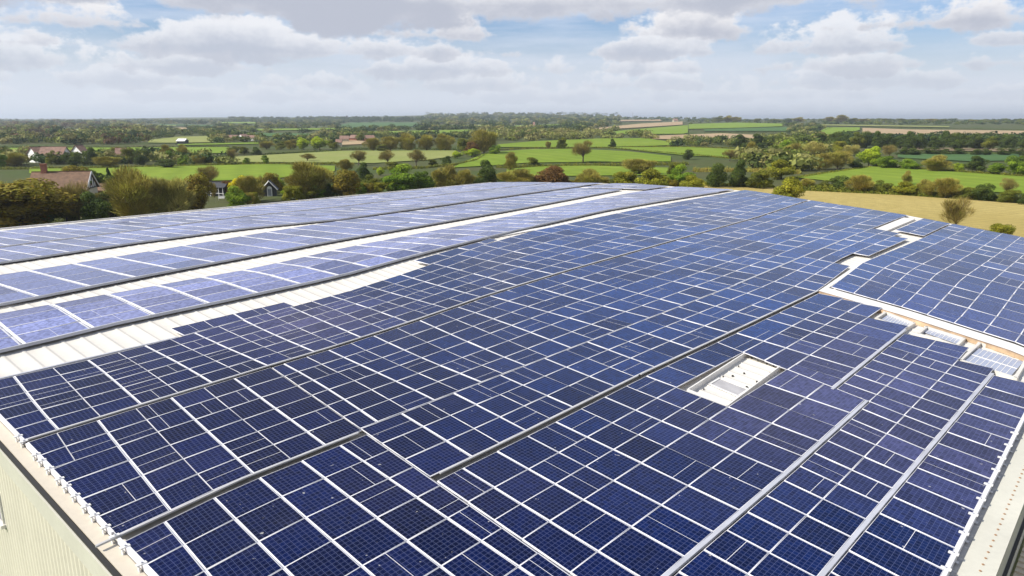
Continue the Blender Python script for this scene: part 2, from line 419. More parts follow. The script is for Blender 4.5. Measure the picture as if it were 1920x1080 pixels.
def twig_cards(P, D, L, w):
    n = len(P); s = np.cross(D, unit(n)); s /= np.linalg.norm(s, axis=1)[:, None] + 1e-9
    L = L * rng.uniform(.5, 1.3, n)[:, None]
    a = P; bb = P + D * L
    V = np.stack([a - s * w, bb - s * w * .35, bb + s * w * .35, a + s * w], 1).reshape(-1, 3)
    return V, np.arange(4 * n).reshape(-1, 4)
def crown(kind, nl, nleaf, low, seed):
    """unit crown: x,y in +-.5, z in low..1; returns lobes, verts, quads, tones"""
    cz = (low + 1) / 2; hz = (1 - low) / 2
    lob = []
    tries = 0
    while len(lob) < nl and tries < 4000:
        tries += 1
        d = unit(1)[0]; rad = rng.uniform(.25, .82) if len(lob) > nl // 4 else rng.uniform(0, .5)
        if kind == 'conifer':
            h = rng.uniform(0, 1); rr_ = (1 - h) * .34; aa = rng.uniform(0, 6.28); c = np.array([math.cos(aa) * rr_, math.sin(aa) * rr_, low + h * (1 - low) * .92]); r = .09 + .12 * (1 - h)
        else:
            c = np.array([d[0] * rad * .40, d[1] * rad * .40, cz + d[2] * rad * hz * 1.0 - .02]); r = rng.uniform(.12, .20)
        lob.append((c, r))
    C = np.array([l[0] for l in lob]); Rr = np.array([l[1] for l in lob]); ltone = rng.uniform(.72, 1.25, len(lob)); lidx = rng.integers(0, 3, len(lob))
    pal = np.array(TONES[kind]) * TB; k = rng.integers(0, len(lob), nleaf); d = unit(nleaf); d[:, 2] = np.where(rng.random(nleaf) < .35, np.abs(d[:, 2]), d[:, 2])
    rad = Rr[k] * rng.uniform(.35, 1.0, nleaf) ** .45
    twiggy = kind in ('bare', 'pale', 'open')
    if twiggy: rad *= rng.uniform(.9, 1.12, nleaf)
    P = C[k] + d * rad[:, None] * np.array([1, 1, .95])
    col = pal[np.where(rng.random(nleaf) < .6, lidx[k], rng.integers(0, 3, nleaf))] * (ltone[k] * rng.uniform(.7, 1.3, nleaf))[:, None]
    if twiggy:
        base = np.array([0, 0, low * .4]); out = P - base; out /= np.linalg.norm(out, axis=1)[:, None]
        D = out * .7 + d * .45 + np.array([0, 0, .35]) + unit(nleaf) * .45; D /= np.linalg.norm(D, axis=1)[:, None]
        V, Q = twig_cards(P - D * .03, D, .085 if kind != 'open' else .12, .0036 if kind != 'open' else .0024)
        if kind != 'open':
            m = nleaf // 3; V2, Q2 = leaf_cards(P[:m], unit(m), .009); Q2 = Q2 + len(V); V = np.vstack([V, V2]); Q = np.vstack([Q, Q2]); col = np.vstack([col, col[:m] * np.array([.95, 1.1, .8])])
    else:
        N = d * .75 + unit(nleaf) * .6; N /= np.linalg.norm(N, axis=1)[:, None]
        V, Q = leaf_cards(P, N, .021 if kind != 'conifer' else .03)
    tone = np.concatenate([col, np.ones((len(col), 1))], 1)
    return lob, V, Q, tone, twiggy
PROTO = {}
def proto(kind, var):
    key = (kind, var)
    if key in PROTO: return PROTO[key]
    low = {'bare': .0, 'pale': -.02, 'open': .12, 'conifer': .05}.get(kind, -.10)
    nl = {'conifer': 30, 'open': 16}.get(kind, 26)
    nleaf = {'open': 5200, 'bare': 15000, 'pale': 15000, 'conifer': 6000}.get(kind, 13000)
    lob, V, Q, tone, twiggy = crown(kind, nl, nleaf, low, var)
    cm = qmesh('crown_' + kind, V, Q, [M_twig if twiggy else M_leaf], tone)
    t = MB(); tr = .022 if kind in ('open', 'bare') else .018
    fork = Vector((rng.normal() * .015, rng.normal() * .015, .24 if kind != 'conifer' else .9))
    t.tube((0, 0, -.03), (fork.x * .4, fork.y * .4, fork.z * .55), tr * 1.35, tr, 7); t.tube((fork.x * .4, fork.y * .4, fork.z * .55), fork, tr, tr * .85, 7)
    L = MB()
    for c, r in lob:
        if kind == 'conifer': continue
        c = Vector(c); mid = fork.lerp(c, .5) + Vector((rng.normal() * .02, rng.normal() * .02, .03))
        L.tube(fork, mid, tr * .5, tr * .3, 4); L.tube(mid, c, tr * .3, tr * .14, 4)
        if twiggy:
            for _ in range(5):
                e = c + Vector(unit(1)[0]) * r * 1.05 + Vector((0, 0, .03)); s = mid.lerp(c, rng.uniform(.3, 1))
                L.tube(s, e, tr * .13, tr * .03, 3)
    tm = t.mesh('trunk_' + kind, [M_bark]); lm = L.mesh('limbs_' + kind, [M_bark])
    PROTO[key] = (cm, tm, lm if len(lob) and kind != 'conifer' else None); return PROTO[key]
NAMES = {'bare': 'bare_tree', 'pale': 'bare_tree', 'open': 'bare_tree', 'russet': 'budding_tree', 'brown': 'copper_tree', 'green': 'leafy_tree', 'lime': 'leafy_tree', 'olive': 'leafy_tree', 'dark': 'evergreen_tree', 'moss': 'leafy_tree', 'yellow': 'flowering_shrub', 'conifer': 'conifer_tree'}
TREEPOS = []
def tree(kind, x, yb, yt, w, label, group=None, cat='tree', bark=None):
    g0 = ground([x], [yb])[0]; depth = g0[1] * math.cos(TH) + (CZ - g0[2]) * math.sin(TH)
    h = (yb - yt) * depth / F; ww = w * depth / F * 1.12
    cm, tm, lm = proto(kind, int(x) % 2)
    o = empty(NAMES[kind], tuple(g0), rng.uniform(0, 6.28)); o.scale = (ww, ww, h * 1.04)
    link('crown', cm, o); t = link('trunk', tm if bark is None else bark, o)
    if lm: link('limbs', lm, t)
    tag(o, label, cat, group); TREEPOS.append((x, yb, yt)); return o
T = [  # kind, x, base y, top y, width (photo pixels), label
('russet',45,425,320,200,'huge russet budding tree filling the left edge below the tiled farmhouse'),
('bare',-20,400,330,80,'russet twiggy tree cut by the left edge behind the roof'),
('green',3,315,279,26,'green tree cut by the left edge above the russet tree'),
('bare',32,312,284,50,'bare twiggy tree left of the pair of white gabled cottages'),
('moss',65,300,275,24,'mossy tree rising over the left end of the first green strip field'),
('moss',97,309,281,26,'mossy tree hiding the middle of the white gabled cottages'),
('dark',137,311,284,38,'dark tree right of the red cottage roofs'),
('dark',172,309,278,34,'dark round tree right of the small white gable'),
('bare',202,315,291,58,'low wide bare tree between dark round trees above the hedge'),
('bare',222,298,273,28,'bare tree left of the two tallest dark round trees'),
('moss',246,307,272,38,'taller mossy half of the pair of round trees mid left'),
('dark',267,309,279,38,'dark round tree overlapping the mossy round tree mid left'),
('bare',313,299,272,36,'bare twiggy tree behind the fresh green bush mid left'),
('green',320,306,280,32,'fresh green tree in front of a bare tree mid left'),
('bare',345,300,272,30,'bare tree right of the fresh green tree mid left'),
('dark',315,315,297,42,'low dark bush touching the long hedge mid left'),
('green',344,311,290,24,'small green bush right of the low dark bush'),
('bare',374,309,289,34,'bare shrub left of the pale olive field'),
('moss',392,308,288,26,'mossy bush at the left tip of the pale olive field'),
('moss',412,309,296,14,'small mossy bush on the lower edge of the pale olive field'),
('open',436,306,281,26,'slim open branched tree standing in the pale olive field'),
('green',462,309,295,20,'green bush on the left part of the pale olive field hedge'),
('green',498,308,290,22,'green round bush on the pale olive field hedge'),
('moss',437,290,273,28,'left tree of the dark row above the pale olive field'),
('moss',458,290,272,26,'middle tree of the dark row above the pale olive field'),
('dark',480,291,276,26,'right tree of the dark row above the pale olive field'),
('lime',570,281,255,30,'lime green tree left of its taller twin above the olive field'),
('lime',600,281,254,38,'tall wide lime green tree above the olive field'),
('bare',500,280,263,32,'bare tree left of the lime green pair'),
('moss',527,281,264,26,'mossy tree just left of the lime green pair'),
('bare',545,280,262,28,'bare twiggy tree touching the lime green pair'),
('moss',625,282,262,28,'mossy tree right of the tall lime green tree'),
('open',577,303,288,34,'open bare tree inside the right part of the olive field'),
('yellow',450,372,325,38,'bright yellow flowering shrub among brown trees'),
('conifer',206,347,314,15,'slim dark conifer behind the farmhouse'),
('dark',216,357,330,32,'dark tree right of the slim conifer'),
('russet',140,346,308,66,'budding russet tree rising behind the farmhouse roof'),
('dark',180,357,320,52,'dark tree behind the half timbered farmhouse gable'),
('open',150,421,344,62,'pale trunked open tree in front of the farmhouse wall'),
('dark',178,425,362,62,'dark bushy tree in front of the right half of the farmhouse'),
('bare',255,410,318,112,'broad twiggy tree right of the farmhouse'),
('pale',323,402,317,78,'pale grey twiggy tree, the lightest of the left row'),
('russet',372,392,322,66,'russet tree right of the pale grey twiggy tree'),
('open',396,348,312,44,'open bare tree behind the veranda shed'),
('brown',426,360,334,26,'small brown tree left of the yellow shrub'),
('green',445,384,347,46,'green bush in front of the veranda shed'),
('bare',470,374,324,54,'bare tree between the yellow shrub and the black cottage'),
('russet',512,356,322,44,'russet tree behind the black cottage'),
('lime',521,352,330,28,'lime bush just above the black cottage roof'),
('lime',546,368,345,38,'lime bush right of the black cottage'),
('moss',585,368,346,44,'mossy bush below the wide bare crown'),
('bare',583,366,305,88,'wide bare crown, largest above the far left eave'),
('russet',655,366,308,56,'orange brown budding tree left of the big green round tree'),
('dark',682,338,306,30,'dark tree tucked behind the orange brown budding tree'),
('lime',714,330,312,18,'small yellow green shrub left of the big green round tree'),
('moss',697,356,326,40,'mossy bush between orange brown and green round trees'),
('green',751,356,307,72,'big green round tree above the far white eave'),
('green',794,352,319,40,'smaller green tree right of the big green round tree'),
('bare',835,350,311,48,'bare tree left of its twin above the far eave'),
('bare',872,350,314,40,'bare tree beside the tall dark evergreen'),
('dark',912,346,302,48,'tall dark evergreen above the middle of the far eave'),
('bare',965,352,318,70,'low bare dome left of the copper tree'),
('green',1002,350,330,30,'low green bush between bare dome and copper tree'),
('brown',1038,352,304,68,'round copper brown tree above the roof top'),
('bare',1107,353,319,62,'low bare dome right of the copper tree'),
('olive',1168,354,321,54,'yellow green bush left of its larger twin'),
('olive',1225,356,313,62,'yellow green bush right of its smaller twin'),
('green',1275,350,308,50,'bright green tree at the end of the light panels'),
('olive',1297,356,325,46,'yellow green bush below the bright green tree'),
('bare',1198,327,295,74,'bare brown thicket tree over the third lime field'),
('moss',1262,330,300,28,'mossy tree behind the bright green tree'),
('dark',1341,352,304,50,'dark evergreen, first of three before the stubble'),
('dark',1386,352,301,48,'dark evergreen, middle of three before the stubble'),
('moss',1424,354,313,62,'mossy bush, rightmost of three before the stubble'),
('olive',1465,336,296,64,'olive tree behind the three dark evergreens'),
('olive',1475,392,327,76,'round yellow green bush standing on the stubble at the roof edge'),
('bare',1407,302,267,38,'bare round tree at the end of the thin lime field'),
('open',1368,302,281,34,'open bare tree on the thin lime field'),
('bare',1428,306,283,34,'small bare tree right of the bare round tree'),
('green',1471,294,262,44,'vivid green tree in front of the dark wood'),
('bare',1485,300,270,44,'bare tree overlapping the vivid green tree'),
('pale',1530,299,265,52,'pale green grey tree, left of the light row'),
('olive',1570,287,264,34,'olive tree in the light row'),
('pale',1595,292,268,34,'silvery twiggy tree in the light row'),
('lime',1628,313,271,54,'vivid lime tree right of the light row'),
('green',1664,316,291,52,'green tree right of the vivid lime tree'),
('green',1703,318,297,46,'lower green tree at the end of the green row'),
('dark',1603,316,297,36,'dark bush at the foot of the vivid lime tree'),
('bare',1570,317,279,52,'bare tree left of the vivid lime tree'),
('bare',1537,318,288,52,'bare bush at the tip of the large right field'),
('open',1668,297,273,34,'open bare tree behind the green row'),
('bare',1755,322,292,64,'wide bare tree above the large right field'),
('dark',1830,322,293,46,'dark round tree above the large right field'),
('lime',1797,322,305,26,'small lime bush left of the dark round tree'),
('green',1868,327,304,54,'green bush right of the dark round tree'),
('green',1908,330,290,56,'large green tree at the right edge above the field'),
('dark',1289,299,279,26,'dark round bush on the left of the thin lime field'),
('dark',1148,277,261,19,'small dark round tree between the two lime fields'),
('moss',1054,280,254,26,'upright mossy tree on the hedge between lime fields'),
('bare',1028,279,264,16,'small bare tree left of the upright mossy tree'),
('bare',957,320,286,36,'bare oval tree left of the dark bush in the big lime field'),
('moss',1000,313,292,30,'mossy bush on the hedge under the big lime field'),
('open',1093,305,265,54,'wide open branched tree on the big lime field'),
('bare',908,288,240,76,'tallest bare tree at the middle of the valley'),
('brown',884,290,262,34,'brown tree under the tallest bare tree'),
('green',928,290,271,28,'green bush right of the tallest bare tree'),
('lime',884,294,277,40,'lime bush left of the curving hedge'),
('lime',858,297,282,24,'small lime bush at the left end of the lime bush'),
('bare',700,283,256,40,'bare tree, first of the brown row above the olive field'),
('bare',732,283,253,42,'bare tree, second of the brown row above the olive field'),
('bare',765,283,251,46,'bare tree, third of the brown row above the olive field'),
('bare',800,283,250,44,'bare tree, fourth of the brown row above the olive field'),
('bare',835,283,252,42,'bare tree, fifth of the brown row above the olive field'),
('moss',866,284,255,34,'mossy tree closing the brown row'),
('moss',718,284,268,30,'mossy shrub under the first trees of the brown row'),
('open',672,310,283,38,'open bare tree, left one of the olive field bottom'),
('open',727,310,282,38,'open bare tree, second one of the olive field bottom'),
('open',781,313,281,40,'open bare tree, tallest of the olive field bottom'),
('bare',648,322,296,36,'bare shrub at the left foot of the olive field'),
('dark',838,309,293,28,'dark bush beside the curving hedge'),
('moss',812,312,296,24,'mossy bush left of the dark bush beside the curving hedge'),
('moss',740,322,300,36,'mossy shrub above the big green round tree'),
('open',1790,437,371,72,'leafless tree standing alone on the straw stubble'),
('olive',1868,462,418,62,'round olive bush on the stubble at the right roof edge'),
('bare',1512,357,333,44,'bare shrub, first of the hedge row beyond the stubble'),
('moss',1543,358,337,38,'mossy shrub, second of the hedge row beyond the stubble'),
('dark',1573,360,328,42,'dark olive shrub with a rounded top in the stubble hedge row'),
('bare',1612,363,324,54,'tall bare shrub right of the dark olive shrub'),
('moss',1653,364,337,46,'mossy shrub in the middle of the stubble hedge row'),
('bare',1699,347,321,24,'slim bare tree sticking out of the hedge row'),
('olive',1699,367,338,50,'olive shrub under the slim bare tree'),
('bare',1737,369,338,44,'bare shrub left of the widest bare shrub'),
('bare',1772,372,329,62,'widest bare shrub of the stubble hedge row'),
('moss',1812,374,347,40,'mossy shrub right of the widest bare shrub'),
('dark',1847,377,343,44,'dark rounded shrub near the right of the hedge row'),
('open',1888,368,335,34,'open bare tree behind the right end of the hedge row'),
('moss',1888,381,351,44,'mossy shrub right of the dark rounded shrub'),
('dark',1926,385,352,40,'dark shrub cut by the right edge of the hedge row'),
('dark',1388,277,253,36,'dark wood tree, leftmost in front of the tan hill field'),
('dark',1420,277,252,40,'dark wood tree, second from the left by the tan hill field'),
('dark',1455,276,254,38,'dark wood tree, third from the left by the tan hill field'),
('dark',1497,276,259,36,'low dark wood tree left of the lime hill field'),
]
for row in T:
    k, x, yb, yt, w, lab = row
    if x < 1310 and yb > 330: w = w * 1.18; yb += 6
    tree(k, x, yb, yt, w, lab)
# bushes standing between the trees beyond the far left eave
kk = ['russet', 'moss', 'bare', 'moss', 'olive', 'dark', 'russet', 'bare', 'green']
for x in np.arange(-30, 1290, 19.):
    if 385 < x < 440 or 494 < x < 530 or 85 < x < 120: continue
    roof = np.interp(x, [0, 640, 870, 1290], [420, 361, 343, 350]); x_ = x + rng.uniform(-5, 5)
    hh = np.interp(x, [0, 250, 380, 640, 1290], [56, 50, 24, 22, 20]) * rng.uniform(.7, 1.15)
    k = kk[rng.integers(0, len(kk))]
    tree(k, x_, roof + 8, roof + 3 - hh, rng.uniform(1.1, 1.6) * max(hh, 24), 'low bushy shrub filling the gaps between the trees just beyond the far eave', 'shrubs just beyond the far eave', 'shrub')
birch = MB(); birch.tube((0, 0, 0), (.01, .01, .8), .012, .004, 5); bm_ = birch.mesh('trunk_birch', [M_birch])
tree('open', 491, 374, 330, 16, 'slender white trunked tree left of the black cottage', bark=bm_)
tree('open', 404, 380, 344, 14, 'thin pole like tree with pale trunk before the veranda shed', bark=bm_)
# the dark wood on the right, many alike; cloud shadow put into their dark leaf tones
n = 0
for x in range(1540, 1940, 21):
    k = 'dark' if rng.random() < .8 else 'moss'
    tree(k, x + rng.uniform(-5, 5), 276 + (x - 1540) * .008 + rng.uniform(-3, 4), 252 + rng.uniform(-7, 4), rng.uniform(28, 44), 'dark tree in the shadowed wood on the right hillside', 'dark wood on the right hillside')
for x in range(1690, 1935, 27):
    tree('dark', x + rng.uniform(-5, 5), 291 + rng.uniform(-1, 1), 278 + rng.uniform(-3, 3), rng.uniform(24, 36), 'dark tree in the lower dark belt above the bluish field', 'lower dark belt on the right')
# skyline clumps on the right
for x, yt, w, k in [(1347, 217, 26, 'moss'), (1365, 217, 22, 'bare'), (1380, 218, 20, 'bare'), (1418, 221, 16, 'moss'), (1450, 222, 24, 'moss'), (1478, 222, 16, 'dark'), (1497, 220, 24, 'bare'),
                    (1556, 219, 24, 'bare'), (1577, 217, 34, 'bare'), (1600, 221, 22, 'moss'), (1620, 223, 24, 'bare'), (1662, 227, 20, 'moss'), (1690, 227, 18, 'moss'), (1712, 228, 18, 'moss'), (1746, 228, 20, 'bare'), (1766, 228, 16, 'moss'),
                    (1825, 231, 18, 'bare'), (1860, 232, 24, 'bare'), (1887, 232, 18, 'moss'), (1665, 233, 14, 'dark')]:
    yb = 229.5 if x < 1640 else 229.; yt -= 0 if x < 1500 else (1 if x < 1640 else 6)
    tree(k, x, yb, yt, w * 1.15, 'tree of the skyline clumps on the right hill crest', 'trees on the right hill crest')

def hedge(pts, hpx, wd, kind, label, gap=.0, dens=1.0):
    """hedge along photo points; hpx = height in pixels, wd = half width in metres"""
    pts = np.array(pts, float); n = max(8, int(abs(pts[-1, 0] - pts[0, 0]) / 3))
    xs = np.linspace(pts[0, 0], pts[-1, 0], n); P = ground(xs, np.interp(xs, pts[:, 0], pts[:, 1]))
    dep = np.median(P[:, 1]); H = hpx * P[:, 1] / F
    nq = int(min(16000, max(1500, n * 55 * dens)))
    t = rng.uniform(0, n - 1.001, nq); i = t.astype(int); f = (t - i)[:, None]
    c = P[i] * (1 - f) + P[i + 1] * f; h = H[i] * (.62 + .45 * np.sin(t * 1.7 + np.sin(t * .9) * 2) ** 2 + .2 * np.sin(t * 5.1))
    a = rng.uniform(0, math.pi, nq); r = rng.uniform(.5, 1, nq) ** .5
    c[:, 1] += np.cos(a) * r * wd; c[:, 2] = tz(c[:, 0], c[:, 1]) + np.abs(np.sin(a)) * r * h * rng.uniform(.2, 1, nq) ** .4
    N = unit(nq) * .8 + np.stack([0 * a, -np.abs(np.cos(a)), np.sin(a)], 1); N /= np.linalg.norm(N, axis=1)[:, None]
    size = np.maximum(.22, H[i].mean() * .13)
    V, Q = leaf_cards(c, N, size)
    pal = np.array(TONES[kind]) * TB; blk = (np.sin(t * .8) * 1.5 + 1.5).astype(int).clip(0, 2)
    tone = np.concatenate([pal[blk] * rng.uniform(.6, 1.3, nq)[:, None], np.ones((nq, 1))], 1)
    o = empty('hedge', tuple(P[n // 2])); V = V - P[n // 2]
    link('foliage', qmesh('foliage', V, Q, [M_leaf], tone), o); tag(o, label, 'hedge'); return o
hedge([(-40, 318), (200, 316), (320, 313), (430, 310)], 5, 1.2, 'moss', 'trimmed hedge below the round trees, over the big lime field on the left')
hedge([(-40, 278), (200, 278), (430, 277)], 4.5, 1.5, 'dark', 'dark hedge along the far side of the first green strip field')
hedge([(430, 309.5), (640, 308), (640, 308)], 5, 1.3, 'moss', 'hedge along the lower side of the olive field')
hedge([(330, 271), (400, 270), (490, 268)], 2.5, 1.5, 'dark', 'thin dark hedge above the small green strip')
hedge([(485, 291), (600, 285), (640, 284)], 4, 1.5, 'dark', 'hedge along the top left of the olive field')
hedge([(640, 281), (760, 279.5), (868, 282)], 5, 1.5, 'dark', 'dark hedge under the brown row of bare trees')
hedge([(700, 318), (790, 316), (860, 309), (895, 301), (912, 289)], 5.5, 1.2, 'moss', 'curving hedge between the olive field and the big lime field')
hedge([(905, 283), (1000, 278.5), (1140, 278), (1290, 291), (1400, 300)], 3.6, 1.2, 'moss', 'long hedge between the upper two lime fields')
hedge([(930, 315), (1060, 312), (1150, 311), (1290, 309)], 7, 1.5, 'moss', 'thick brown hedge between the two nearer lime fields')
hedge([(1150, 276), (1275, 276), (1400, 279)], 2.8, 1.2, 'moss', 'thin hedge along the top of the thin lime field')
hedge([(1100, 247), (1200, 241), (1285, 235.5)], 2.2, 2, 'dark', 'hedge between the tan hill field and the green hill field')
hedge([(1120, 254), (1280, 253), (1300, 253)], 3, 2, 'dark', 'hedge below the green hill field')
hedge([(1120, 233), (1200, 229.5), (1285, 226)], 2, 3, 'dark', 'hedge above the tan hill field')
hedge([(1290, 244.5), (1400, 242), (1480, 238)], 2.0, 2.5, 'dark', 'dark line hedge between the two green hill fields')
hedge([(1320, 250), (1480, 248.5), (1530, 250)], 3, 2, 'dark', 'hedge over the tan field on the right hill')
hedge([(1290, 232.5), (1480, 232), (1560, 235)], 1.8, 3, 'dark', 'hedge along the crest of the green hill')
hedge([(1530, 242), (1600, 239.5), (1780, 241.5), (1940, 245)], 2.4, 2.5, 'dark', 'dark hedge along the top of the long tan hill field')
hedge([(1530, 255), (1545, 246), (1560, 240)], 3, 2, 'dark', 'short steep hedge on the left of the round green hill field')
hedge([(1620, 256), (1780, 258), (1940, 261)], 2.5, 2, 'dark', 'hedge along the bottom of the long tan hill field')
hedge([(1690, 288), (1940, 288.5)], 3, 1.5, 'dark', 'dark hedge above the bluish field')
hedge([(1640, 313), (1720, 317), (1940, 333)], 5, 1.5, 'moss', 'bushy hedge along the top of the large right field')
hedge([(1480, 336), (1540, 327), (1630, 314)], 4, 1.5, 'moss', 'hedge on the slanting left side of the large right field')
hedge([(1490, 357), (1600, 362), (1750, 369), (1840, 375), (1960, 385)], 13, 2.2, 'moss', 'brown green undergrowth hedge along the far side of the stubble', dens=3)
hedge([(1265, 345), (1330, 349), (1450, 352)], 8, 1.5, 'olive', 'low green undergrowth under the three dark evergreens', dens=2)
hedge([(1300, 322), (1400, 322), (1500, 326)], 9, 1.5, 'bare', 'brown scrub strip behind the three dark evergreens', dens=2)
hedge([(-60, 366), (60, 372), (230, 372), (380, 366)], 14, 3, 'russet', 'russet undergrowth round the farmhouse garden', dens=2)
hedge([(600, 356), (760, 352), (900, 349), (1050, 350), (1260, 352)], 13, 2.5, 'moss', 'undergrowth under the row of trees beyond the far eave', dens=3)
hedge([(530, 360), (600, 359), (640, 358)], 8, 2, 'moss', 'bushes along the garden behind the far left eave', dens=2)

# far woods: too many trees to count, one mass
def inside_field(x, y):
    for xs, yt, yb in FIELDS:
        if xs[0] <= x <= xs[-1]:
            if np.interp(x, xs, yt) - .2 < y < np.interp(x, xs, yb) + (3.6 if y < 262 else 1.5): return True
    return False
TX = []
def far_tree(x, yb, h, w, kind, dark=1.): TX.append((x, yb, h, w, kind, dark))
def wood(x0, x1, y0, y1, n, h, w, kinds, dark=1.):
    k = 0
    for _ in range(n * 4):
        if k >= n: break
        x = rng.uniform(x0, x1); y = y0 + (y1 - y0) * rng.random()
        if inside_field(x, y): continue
        sc = .65 + .7 * (y - 222) / 40.
        far_tree(x, y, h * rng.uniform(.6, 1.25) * sc, w * rng.uniform(.7, 1.4) * sc, kinds[rng.integers(0, len(kinds))], dark); k += 1
wood(-60, 460, 226.5, 232, 420, 6, 12, ['bare', 'dark', 'moss', 'dark'])
wood(-60, 300, 232, 250, 330, 10, 18, ['bare', 'moss', 'dark', 'brown', 'bare'])
wood(-60, 280, 250, 271, 210, 12, 22, ['bare', 'moss', 'bare', 'dark', 'brown'])
wood(300, 700, 231, 247, 300, 8, 14, ['bare', 'moss', 'dark', 'dark'])
wood(280, 680, 247, 271, 190, 9, 16, ['moss', 'dark', 'bare'])
wood(430, 700, 222, 231, 330, 7, 14, ['dark', 'dark', 'moss'])
wood(640, 820, 224, 229, 260, 9, 13, ['dark', 'conifer', 'dark'])
wood(790, 1160, 224, 246, 420, 10, 19, ['moss', 'dark', 'bare', 'dark'])
wood(800, 1160, 214, 224, 420, 8, 16, ['dark', 'moss', 'bare'])
wood(900, 1230, 246, 264, 200, 10, 20, ['moss', 'bare', 'bare'])
wood(1080, 1340, 222, 228, 120, 7, 14, ['dark', 'moss'])
wood(640, 900, 243, 262, 160, 9, 18, ['moss', 'bare', 'dark'])
wood(1230, 1440, 262, 276, 60, 8, 18, ['moss', 'bare', 'dark'])
wood(1290, 1560, 229, 238, 60, 5, 11, ['dark', 'moss'])
wood(1480, 1560, 238, 258, 60, 8, 14, ['bare', 'moss', 'dark'])
wood(1440, 1560, 260, 300, 46, 11, 26, ['bare', 'moss', 'olive'])
wood(1560, 1940, 262, 274, 130, 11, 22, ['dark', 'dark', 'conifer'])  # dark tones paint the cloud shadow over this wood
wood(1560, 1940, 225.5, 234, 260, 5, 13, ['dark', 'moss', 'moss'])
wood(1290, 1640, 225, 229, 110, 5, 12, ['dark', 'moss'])
wood(1400, 1500, 296, 322, 30, 12, 30, ['bare', 'moss'])
wood(-40, 60, 293, 312, 22, 11, 26, ['bare', 'moss'])
wood(60, 430, 294, 309, 70, 9, 20, ['bare', 'moss', 'dark'])
for x, yb, h, w in [(200, 250, 16, 30), (222, 249, 17, 28), (180, 250, 11, 26), (10, 268, 17, 46), (35, 270, 12, 30), (80, 262, 15, 20)]: far_tree(x, yb, h, w, 'dark', .8)
P = ground([t[0] for t in TX], [t[1] for t in TX]); V_, Q_, T_ = [], [], []; nv = 0
for (x, yb, h, w, kind, dk), p in zip(TX, P):
    dep = p[1]; hh = h * dep / F; ww = w * dep / F; K = 130
    c0 = p + np.array([0, 0, hh * .52]); nl = 4
    lc = c0 + unit(nl) * np.array([ww * .26, ww * .26, hh * .2]); k = rng.integers(0, nl, K); d = unit(K)
    q = lc[k] + d * np.array([ww * .27, ww * .27, hh * .34]) * rng.uniform(.7, 1.05, K)[:, None]
    N = d + unit(K) * .5; N /= np.linalg.norm(N, axis=1)[:, None]
    V, Q = leaf_cards(q, N, max(.075 * ww, .5)); V_.append(V); Q_.append(Q + nv); nv += len(V)
    pal = np.array(TONES[kind]) * np.array([1.45, 1.6, 1.2]); lt = rng.uniform(.75, 1.2, nl) * rng.uniform(.85, 1.15) * dk
    T_.append(np.concatenate([pal[rng.integers(0, 3)] * (lt[k] * rng.uniform(.75, 1.2, K))[:, None], np.ones((K, 1))], 1))
wd = link('far_woodland', qmesh('far_woodland', np.vstack(V_), np.vstack(Q_), [M_leaf], np.vstack(T_)))
tag(wd, 'far woods and hedgerow trees fading towards the horizon', 'woodland', kind='stuff')

# ------------------------------------------------------------------ the warehouse
U0 = 4.72                                   # near gable wall plane
END = sorted([(v, u) for u, v in [uv(x, y, -LIFT) for x, y in [(867, 343), (1010, 343.5), (1103, 345), (1200, 346.5), (1250, 351), (1363, 356.5), (1510, 376), (1703, 406), (1925, 449)]]] )
EV = [e[0] for e in END]; EU = [e[1] for e in END]
VLE = 81.2
def uend(v): return float(np.interp(v, EV, EU))
wh = empty('warehouse', tuple(D1 * 45 + D2 * 40)); off = -np.array(wh.location)
tag(wh, 'long low warehouse clad in cream ribbed steel under a white roof covered in panels', 'warehouse')
def wpt(u, v, z): p = D1 * u + D2 * v; return (p[0] + off[0], p[1] + off[1], z)
def dz(v): return EAVE + float(zs(v)) - LIFT
# ribbed roof sheet: ribs run up the slope, 0.045 m high, one metre apart
vs_ = [1.9] + list(np.linspace(4, 36, 9)) + [37., ] + list(np.linspace(40, 78, 9)) + [VLE]
prof = []                                   # (fraction of a metre, height)
nu = 110
for k in range(nu):
    prof += [(k, 0), (k + .72, 0), (k + .76, .02), (k + .90, .02), (k + .94, 0)]
prof.append((nu, 0))
vv, qq = [], []
for v in vs_:
    L = uend(v) - U0
    for s, h in prof:
        p = wpt(U0 + L * s / nu, v, dz(v) + h); vv.append(p)
n = len(prof)
for a in range(len(vs_) - 1):
    for b in range(n - 1): qq.append((a * n + b, a * n + b + 1, (a + 1) * n + b + 1, (a + 1) * n + b))
link('roof', qmesh('roof', vv, np.array(qq), [M_deck]), wh)
def corrugated(name, a, b, ztop, pitch=.32, dep=.045, mat_=M_wall, zbot=-.6):
    """ribbed wall between plan points a and b; ztop is a function of 0..1; outward is to the right of a->b"""
    a = np.array(a); b = np.array(b); L = np.linalg.norm(b - a); d = (b - a) / L; nrm = np.array([d[1], -d[0]])
    pr = []; k = 0; x = 0.
    while x < L - pitch:
        pr += [(x, 0), (x + pitch * .45, 0), (x + pitch * .55, dep), (x + pitch * .9, dep)]; x += pitch
    pr += [(x, 0), (L, 0)]
    vv, qq = [], []
    for x, h in pr:
        p = a + d * x + nrm * h; z = ztop(x / L); vv += [(p[0] + off[0], p[1] + off[1], zbot), (p[0] + off[0], p[1] + off[1], z)]
    for k in range(len(pr) - 1): qq.append((2 * k, 2 * k + 2, 2 * k + 3, 2 * k + 1))
    return link(name, qmesh(name, vv, np.array(qq), [mat_]), wh)
def P2(u, v): p = D1 * u + D2 * v; return (p[0], p[1])
corrugated('wall', P2(U0 - .02, VLE), P2(U0 - .02, 1.7), lambda f: dz(VLE + (1.7 - VLE) * f) - .12)
corrugated('wall', P2(U0, 1.62), P2(uend(1.9), 1.62), lambda f: dz(1.9) - .12)
